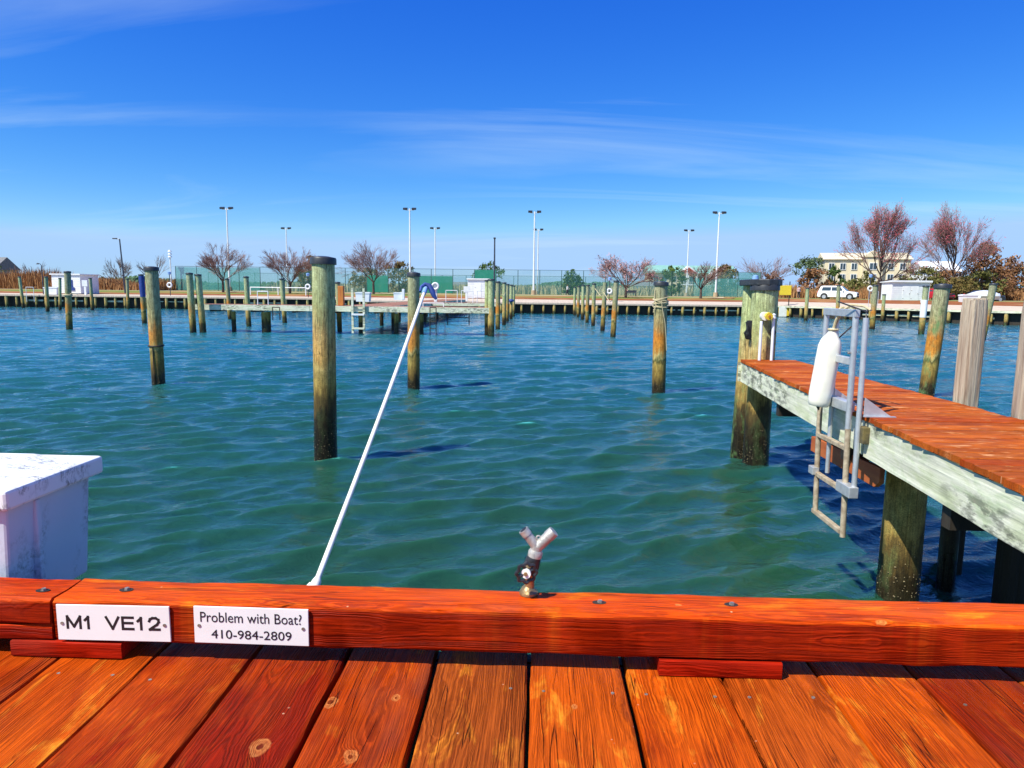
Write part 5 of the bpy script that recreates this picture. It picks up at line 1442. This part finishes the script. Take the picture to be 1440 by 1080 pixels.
# ------------------------------------------------------------------ sheds
def shed(label, x, y, z, wd, h, d, roof='flat', rz=0.0, tone='white_paint', doors=1, blue=False):
    root = thing('shed', label, 'shed', (x, y, z), rz)
    box('wall', M[tone], root, -wd / 2, wd / 2, 0, d, 0, h - .12)
    nb_ = int((h - .15) / .22)
    b = MB()
    for k in range(nb_): b.box(-wd / 2 + .02, wd / 2 - .02, -.022, -.001, .03 + k * .22, .03 + k * .22 + .19)
    stuff(b.build('clapboards', M[tone], root))
    if roof == 'flat':
        box('roof', M[tone], root, -wd / 2 - .15, wd / 2 + .15, -.2, d + .15, h - .115, h + .03, .02)
    else:
        MB().prism([(-.25, h - .10), (d + .2, h - .118), (d + .2, h - .03), (-.25, h + .12)], -wd / 2 - .16, wd / 2 + .16, 'x').build('roof', M[tone], root)
    for k in range(doors):
        cx = (k - (doors - 1) / 2) * .95
        f = box('door', M[tone], root, cx - .45, cx + .45, -.05, -.023, .08, h * .78, .01)
        box('handle', M['steel'], f, cx + .33, cx + .37, -.09, -.051, h * .38, h * .44)
        for zz_ in (.2, .7): box('hinge', M['steel'], f, cx - .45, cx - .3, -.058, -.051, h * .78 * zz_, h * .78 * zz_ + .05)
    if blue:
        box('banner', M['blue'], root, .55, 1.0, -.08, -.03, .35, 1.75, .02); box('banner', M['blue'], root, .45, 1.25, -.10, -.081, .35, .8, .02)
    return root
shed('boxy white shed with a small blue panel at far left', -61.5, 90, 1.72, 4.2, 2.5, 3.2, 'flat', -.12, doors=0, blue=True)
shed('white shed behind the left hand centre row of piles', -7.9, 92.5, 1.7, 2.7, 2.55, 2, 'flat')
shed('wide white shed with double doors and lean-to roof at right', 43.6, 84.5, 1.95, 4.35, 2.4, 2.5, 'lean', .0, doors=2)

# ------------------------------------------------------------------ buildings
M['cream_wall'] = basic('cream_siding', (.72, .62, .42), (.66, .56, .38), .5, .7)
M['brick_wall'] = basic('tan_brick', (.48, .27, .14), (.42, .22, .12), 2, .8)
M['teal_roof'] = basic('teal_metal_roof', (.22, .42, .36), (.18, .36, .3), .6, .5)
M['red_roof'] = basic('red_shingles', (.42, .09, .05), (.35, .07, .04), 1, .7)
M['grey_wall'] = basic('grey_siding', (.32, .33, .34), (.28, .29, .3), 1, .7)
M['grey_roof'] = basic('grey_shingles', (.2, .2, .2), (.15, .15, .15), 2, .8)
def window(root, x, z, w_, h, y=-.02):
    f = box('window', M['white_paint'], root, x - w_ / 2, x + w_ / 2, y - .08, y, z, z + h)
    box('pane', M['glass_dark'], f, x - w_ / 2 + .12, x - .05, y - .10, y - .081, z + .12, z + h - .12)
    box('pane', M['glass_dark'], f, x + .05, x + w_ / 2 - .12, y - .10, y - .081, z + .12, z + h - .12)
def gable(root, x0, x1, y0, y1, z0, z1, mat, ov=.5):
    MB().prism([(y0 - ov, z0), (y1 + ov, z0), ((y0 + y1) / 2, z1)], x0 - ov, x1 + ov, 'x').build('roof', mat, root)
b1 = thing('club_building', 'cream building with teal roof and two red gables beyond the court fence', 'building', (47.2, 220, 2.2))
box('wall', M['cream_wall'], b1, -13, 12.5, 0, 10, 0, 7.0)
MB().prism([(-1, 7.0), (11, 7.0), (8, 9.3), (2, 9.3)], -13.6, 13, 'x').build('roof', M['teal_roof'], b1)
for cx in (-1.5, 8.0):
    MB().prism([(cx - 3.4, 6.6), (cx + 3.4, 6.6), (cx, 9.0)], -2.2, 5, 'y').build('gable', M['white_paint'], b1)
    MB().prism([(cx - 2.6, 6.75), (cx + 2.6, 6.75), (cx, 8.55)], -2.26, -2.21, 'y').build('gable_panel', M['red_roof'], b1)
    for k in (-2.6, 0, 2.6): box('column', M['white_paint'], b1, cx + k - .15, cx + k + .15, -2.0, -1.7, 0, 6.6)
    box('balcony', M['white_paint'], b1, cx - 3, cx + 3, -2.1, -.1, 3.2, 3.5)
for x in (-11, -8.5, -5.5, -2.5, 0, 2.5, 4.8, 7, 9.5, 11.3):
    for z in (1.0, 4.2): window(b1, x, z, 1.5, 1.7)
b2 = thing('hotel_building', 'three storey cream hotel with tan brick ground floor behind the round maple', 'building', (75.5, 165, 2.2), math.radians(-14))
box('ground_floor', M['brick_wall'], b2, -9.5, 8.5, 0, 12, 0, 3.3)
box('wall', M['cream_wall'], b2, -9.45, 8.45, .05, 11.95, 3.3, 8.8)
gable(b2, -9.5, 8.5, 0, 12, 8.8, 10.6, M['cream_wall'], .4)
box('bay', M['cream_wall'], b2, -1.5, 2.5, -1.2, .04, 3.3, 9.3); box('bay_base', M['brick_wall'], b2, -1.5, 2.5, -1.2, -.01, 0, 3.3)
MB().prism([(-1.8, 9.3), (2.8, 9.3), (.5, 10.8)], -1.5, 3, 'y').build('dormer', M['cream_wall'], b2)
for x in (-8, -5.6, -3.2, 4.4, 6.8):
    for z in (.9, 3.9, 6.4): window(b2, x, z, 1.3, 1.6)
for z in (.9, 3.9, 6.4): window(b2, .5, z, 1.6, 1.6, -1.22)
b3 = thing('white_house', 'white house showing through the tall maple at right', 'house', (106, 190, 2.2))
box('wall', M['white_paint'], b3, -4.5, 4.5, 0, 9, 0, 7.2); gable(b3, -4.5, 4.5, 0, 9, 7.2, 10, M['white_paint'])
for x in (-2.8, 0, 2.8):
    for z in (1.2, 4.6): window(b3, x, z, 1.2, 1.5)
b4 = thing('grey_house', 'grey gabled house with a white chimney at the left edge', 'house', (-131.5, 160, 2.2))
box('wall', M['grey_wall'], b4, -5, 5, 0, 8, 0, 4.2); gable(b4, -5, 5, 0, 8, 4.2, 7.2, M['grey_roof'])
box('chimney', M['white_paint'], b4, 1.8, 3.0, 2.5, 4, 5, 8.6)
for x in (-3, 0, 3): window(b4, x, 1.4, 1.3, 1.5)
b5 = thing('low_white_building', 'long low white building seen through the centre fence', 'building', (-26, 240, 2.2))
box('wall', M['white_paint'], b5, -6, 6, 0, 6, 0, 3.0); gable(b5, -6, 6, 0, 6, 3.0, 4.6, M['grey_roof'])
b5.location = (-32, 300, 2.2)
for x in (-4, 0, 4): window(b5, x, 1, 1.3, 1.4)
b6 = thing('low_white_building', 'low white building between the pink cherry tree and the red gabled building', 'building', (31, 200, 2.2))
box('wall', M['white_paint'], b6, -4, 4, 0, 5, 0, 2.6); gable(b6, -4, 4, 0, 5, 2.6, 4.0, M['grey_roof'])
for x in (-2.5, 0, 2.5): window(b6, x, .9, 1.2, 1.2)

# ------------------------------------------------------------------ vehicles
M['car_white'] = basic('white_car_paint', (.82, .83, .85), (.8, .81, .83), 1, .22)
M['car_red'] = basic('red_car_paint', (.45, .02, .03), (.42, .02, .03), 1, .25)
M['car_dark'] = basic('dark_blue_car_paint', (.02, .03, .05), (.025, .035, .055), 1, .22)
M['tyre'] = basic('tyre_rubber', (.02, .02, .02), (.03, .03, .03), 5, .8)
M['light_red'] = basic('red_lens', (.5, .02, .02), (.45, .02, .02), 2, .2)
def car(name, label, cat, x, y, z, rz, paint, L=4.7, H=1.75, suv=True):
    root = thing(name, label, cat, (x, y, z), rz)
    hl = L / 2
    if suv: low = [(-hl, .45), (-hl + .05, .95), (-hl + .12, 1.08), (.75, 1.10), (1.0, 1.08), (hl - .25, .98), (hl - .03, .8), (hl, .45), (hl - .1, .3), (-hl + .1, .3)]; cab = [(-hl + .12, 1.06), (-hl + .38, H - .06), (-hl + .6, H), (.2, H), (.45, H - .06), (1.15, 1.06)]
    else: low = [(-hl, .4), (-hl + .06, .88), (-1.3, .95), (.95, .93), (hl - .25, .8), (hl, .6), (hl, .35), (hl - .1, .25), (-hl + .1, .25)]; cab = [(-1.75, .92), (-1.0, H - .04), (-.6, H), (.1, H), (.3, H - .04), (1.2, .9)]
    W = .93
    MB().prism(low, -W, W).build('body', paint, root, bevel=.07)
    b = MB(); n = len(cab)
    def sec(f): return [(a, b_) for a, b_ in cab]
    vs = []
    for s in (-1, 1):
        for a, zz_ in cab:
            t = (zz_ - 1.0) / (H - 1.0); vs.append((a, s * (W - .04 - .17 * t), zz_))
    fs = [(i, (i + 1) % n, n + (i + 1) % n, n + i) for i in range(n)] + [tuple(reversed(range(n))), tuple(range(n, 2 * n))]
    b.add(vs, fs).build('cabin', paint, root, bevel=.03)
    for s in (-1, 1):
        for a0, a1 in (((-hl + .5), -.75), (-.65, .12), (.2, .72)):
            zt = H - .17; zb = 1.12
            def P(a, zz_): t = (zz_ - 1.0) / (H - 1.0); return (a, s * (W - .035 - .17 * t + .006), zz_)
            sh = .35 if a1 > .5 else 0
            MB().add([P(a0, zb), P(a1, zb), P(a1 - sh, zt), P(a0 + (.12 if a0 < -1 else 0), zt)], [(0, 1, 2, 3)]).build('side_window', M['glass_dark'], root)
    fxs = cab[-2], cab[-1]
    (xa_, za_), (xb_, zb_) = fxs
    MB().add([(xb_ - .04 + .03, -.72, zb_ + .06), (xb_ - .01, .72, zb_ + .06), (xa_ + .07, .62, za_ - .03), (xa_ + .07, -.62, za_ - .03)], [(0, 1, 2, 3)]).build('windscreen', M['glass_dark'], root)
    for wx in (-hl + .85, hl - .85):
        for s in (-1, 1):
            wv = MB().tube([(0, s * .72, 0), (0, s * .95, 0)], .37, 20).build('wheel', M['tyre'], root, True, (wx, 0, .37))
            MB().tube([(0, s * .95, 0), (0, s * .965, 0)], .23, 16).build('rim', M['alu'], wv, True)
            MB().tube([(0, s * .60, 0), (0, s * .935, 0)], .44, 20).build('wheel_arch', M['tyre'], root, True, (wx, 0, .40))
    for s in (-1, 1):
        box('headlight', M['glass_dark'], root, hl - .16, hl - .03, s * .66 - .17, s * .66 + .17, .72, .86, .02)
        box('tail_light', M['light_red'], root, -hl - .01, -hl + .12, s * .78 - .1, s * .78 + .1, .8, 1.05, .02)
        box('mirror', paint, root, .62, .78, s * 1.0 - .09, s * 1.0 + .09, 1.08, 1.24, .03)
    box('grille', M['tyre'], root, hl - .06, hl + .015, -.48, .48, .62, .82, .01)
    box('bumper', M['tyre'], root, hl - .12, hl + .03, -.75, .75, .32, .5, .02)
    return root
car('parked_car', 'white parked SUV on the right shore left of the round maple', 'car', 38.4, 92.0, 2.1, math.radians(-32), M['car_white'])
car('parked_car', 'red parked car half hidden behind the white wrapped pile at right', 'car', 53.0, 96, 2.2, math.radians(-80), M['car_red'], 4.4, 1.5, False)
car('parked_car', 'dark parked car behind the grey posts at right', 'car', 55.5, 90, 2.0, math.radians(15), M['car_dark'], 4.6, 1.5, False)
# shrink wrapped boat and white boat at right
M['shrink'] = basic('white_shrink_wrap', (.82, .84, .88), (.7, .73, .8), 1.2, .4, bump=.05)
def covered_boat(label, x, y, z, L, rz, H=1.5):
    root = thing('covered_boat', label, 'boat', (x, y, z), rz)
    n = 14; vs = []; fs = []; m = 11
    for i in range(n):
        t = i / (n - 1); xx = -L / 2 + L * t; wd = (1.15 * (1 - max(0, (t - .55) / .45) ** 2) + .05); hh = H * (.72 + .28 * math.sin(PI * min(1, t * 1.2)))
        for k in range(m):
            a = PI * k / (m - 1)
            vs.append((xx, -wd * math.cos(a), .55 + (hh - .55) * math.sin(a) ** .8))
    for i in range(n - 1):
        for k in range(m - 1): fs.append((i * m + k, i * m + k + 1, (i + 1) * m + k + 1, (i + 1) * m + k))
    fs += [tuple(range(m)), tuple(range((n - 1) * m, n * m))]
    MB().add(vs, fs).build('cover', M['shrink'], root, True)
    vs = []; fs = []
    for i in range(n):
        t = i / (n - 1); xx = -L / 2 + L * t; wd = (1.12 * (1 - max(0, (t - .55) / .45) ** 2) + .04)
        vs += [(xx, -wd, .6), (xx, -wd * .8, .15), (xx, 0, 0), (xx, wd * .8, .15), (xx, wd, .6)]
    for i in range(n - 1):
        for k in range(4): fs.append((i * 5 + k, i * 5 + k + 1, (i + 1) * 5 + k + 1, (i + 1) * 5 + k))
    fs += [tuple(range(5)), tuple(range((n - 1) * 5, n * 5))]
    MB().add(vs, fs).build('hull', M['white_paint'], root, True)
    for xx in (-L * .25, L * .15): box('stand', M['dark_wood'], root, xx - .1, xx + .1, -.6, .6, -.6, .14)
    return root
covered_boat('boat under white shrink wrap at the right edge of the photo', 66.0, 88, 2.7, 8.0, math.radians(200), 2.1)
covered_boat('small covered white boat behind the whole grey post', 50.8, 82, 2.2, 3.4, .2, 1.2)
# right shore small things
for x, y, lb in ((42.3, 79.5, 'left one of the two short white bollards in front of the wide right shed'), (43.8, 79.5, 'right one of the two short white bollards in front of the wide right shed')):
    o = MB().tube([(0, 0, 0), (0, 0, .75), (0, 0, .8)], [.11, .11, .05], 10).build('bollard', M['white_paint'], None, True, (x, y, 1.6)); tag(o, lb, 'bollard', 'white bollards')
for i, (x, lb) in enumerate(((49.6, 'short pale green post right of the pile between the grey posts'), (51.0, 'short orange post right of the pale green one at right'))):
    o = MB().tube([(0, 0, 0), (0, 0, 1.5)], .2, 10).build('short_post', M['fascia' if i == 0 else 'orange_wood'], None, True, (x, 72 - i, 1.5)); tag(o, lb, 'post')
rail_frame('handrail', 'tall thin pale handrail on the bulkhead right of the low orange pile', 36.6, 78.5, 1.4, 1.0, 1.7, 'handrail', M['alu'], 0)
dm = thing('deck_edge', 'red brown stained deck edge behind the piles at right', 'deck')
deck(dm, 44.5, 58, 63.5, 66, 1.5, 'y'); dm.children[0].rotation_euler = (0, 0, 0)
bench = thing('park_bench', 'dark park bench on the grass by the pink cherry tree', 'bench', (14.6, 112, 2.15))
box('seat', M['lamp_dark'], bench, -.9, .9, -.25, .25, .42, .48); box('backrest', M['lamp_dark'], bench, -.9, .9, .2, .26, .55, .95)
for sx in (-.8, .8): box('leg', M['lamp_dark'], bench, sx - .04, sx + .04, -.22, .22, 0, .42)

# ------------------------------------------------------------------ people
M['skin'] = basic('skin', (.5, .3, .2), (.46, .27, .18), 3, .6)
M['jacket_grey'] = basic('pale_grey_jacket', (.5, .5, .5), (.42, .42, .44), 4, .8)
M['jacket_pink'] = basic('pinkish_jacket', (.6, .4, .4), (.5, .33, .34), 4, .8)
M['trousers'] = basic('dark_trousers', (.03, .03, .04), (.04, .04, .05), 4, .8)
M['hair'] = basic('brown_hair', (.07, .04, .02), (.05, .03, .02), 6, .7)
def person(label, x, y, z, rz, jacket, H=1.7, stride=.22):
    root = thing('person', label, 'person', (x, y, z), rz)
    s = H / 1.7
    J = {'pel': (0, 0, .92, .13), 'wst': (0, 0, 1.08, .115), 'chs': (0, 0, 1.30, .14), 'nck': (0, 0, 1.45, .055), 'hd1': (0, .01, 1.53, .075), 'hd2': (0, .01, 1.63, .085),
         'hL': (-.09, 0, .88, .09), 'kL': (-.10, stride * .6, .48, .06), 'aL': (-.10, stride, .09, .042), 'tL': (-.10, stride + .13, .05, .04),
         'hR': (.09, 0, .88, .09), 'kR': (.10, -stride * .2, .48, .06), 'aR': (.10, -stride, .10, .042), 'tR': (.10, -stride + .13, .05, .04),
         'sL': (-.18, 0, 1.38, .055), 'eL': (-.24, -.06, 1.12, .042), 'wL': (-.24, .06, .90, .032), 'nL': (-.24, .10, .82, .035),
         'sR': (.18, 0, 1.38, .055), 'eR': (.24, .02, 1.12, .042), 'wR': (.24, .12, .90, .032), 'nR': (.24, .16, .82, .035)}
    E_ = [('pel', 'wst'), ('wst', 'chs'), ('chs', 'nck'), ('nck', 'hd1'), ('hd1', 'hd2'), ('pel', 'hL'), ('hL', 'kL'), ('kL', 'aL'), ('aL', 'tL'), ('pel', 'hR'), ('hR', 'kR'), ('kR', 'aR'), ('aR', 'tR'),
          ('chs', 'sL'), ('sL', 'eL'), ('eL', 'wL'), ('wL', 'nL'), ('chs', 'sR'), ('sR', 'eR'), ('eR', 'wR'), ('wR', 'nR')]
    ks = list(J)
    me = bpy.data.meshes.new('body')
    me.from_pydata([tuple(c * s for c in J[k][:3]) for k in ks], [(ks.index(a), ks.index(b_)) for a, b_ in E_], [])
    o = link('body', me, root)
    md = o.modifiers.new('skin', 'SKIN')
    for i, k in enumerate(ks):
        v = me.skin_vertices[0].data[i]; v.radius = (J[k][3] * s, J[k][3] * s * .85); v.use_root = (k == 'pel')
    o.modifiers.new('sub', 'SUBSURF').levels = 1
    me.materials.append(M['skin'])
    def P(k, g=1.0): return tuple(c * s for c in J[k][:3])
    b = MB(); b.tube([P('pel'), P('wst'), P('chs'), (0, 0, 1.43 * s)], [.175 * s, .165 * s, .195 * s, .09 * s], 12, flat=1.0)
    for q in 'LR': b.tube([P('s' + q), P('e' + q), P('w' + q)], [.08 * s, .062 * s, .05 * s], 8)
    b.build('jacket', jacket, root, True)
    b = MB(); b.tube([(0, 0, .98 * s), (0, 0, .84 * s)], [.17 * s, .16 * s], 12)
    for q in 'LR': b.tube([P('h' + q), P('k' + q), P('a' + q)], [.11 * s, .085 * s, .065 * s], 8)
    b.build('trousers', M['trousers'], root, True)
    MB().tube([(0, -.01, 1.56 * s), (0, -.015, 1.66 * s), (0, -.01, 1.73 * s)], [.095 * s, .10 * s, .04 * s], 10).build('hair', M['hair'], root, True)
person('person in dark trousers and pale top walking by the fence near the conical evergreen', 4.6, 112, 2.15, math.radians(80), M['jacket_grey'])
person('person in a pinkish jacket standing behind the yellow notice board at right', 35.6, 98, 2.2, math.radians(190), M['jacket_pink'], stride=.05)
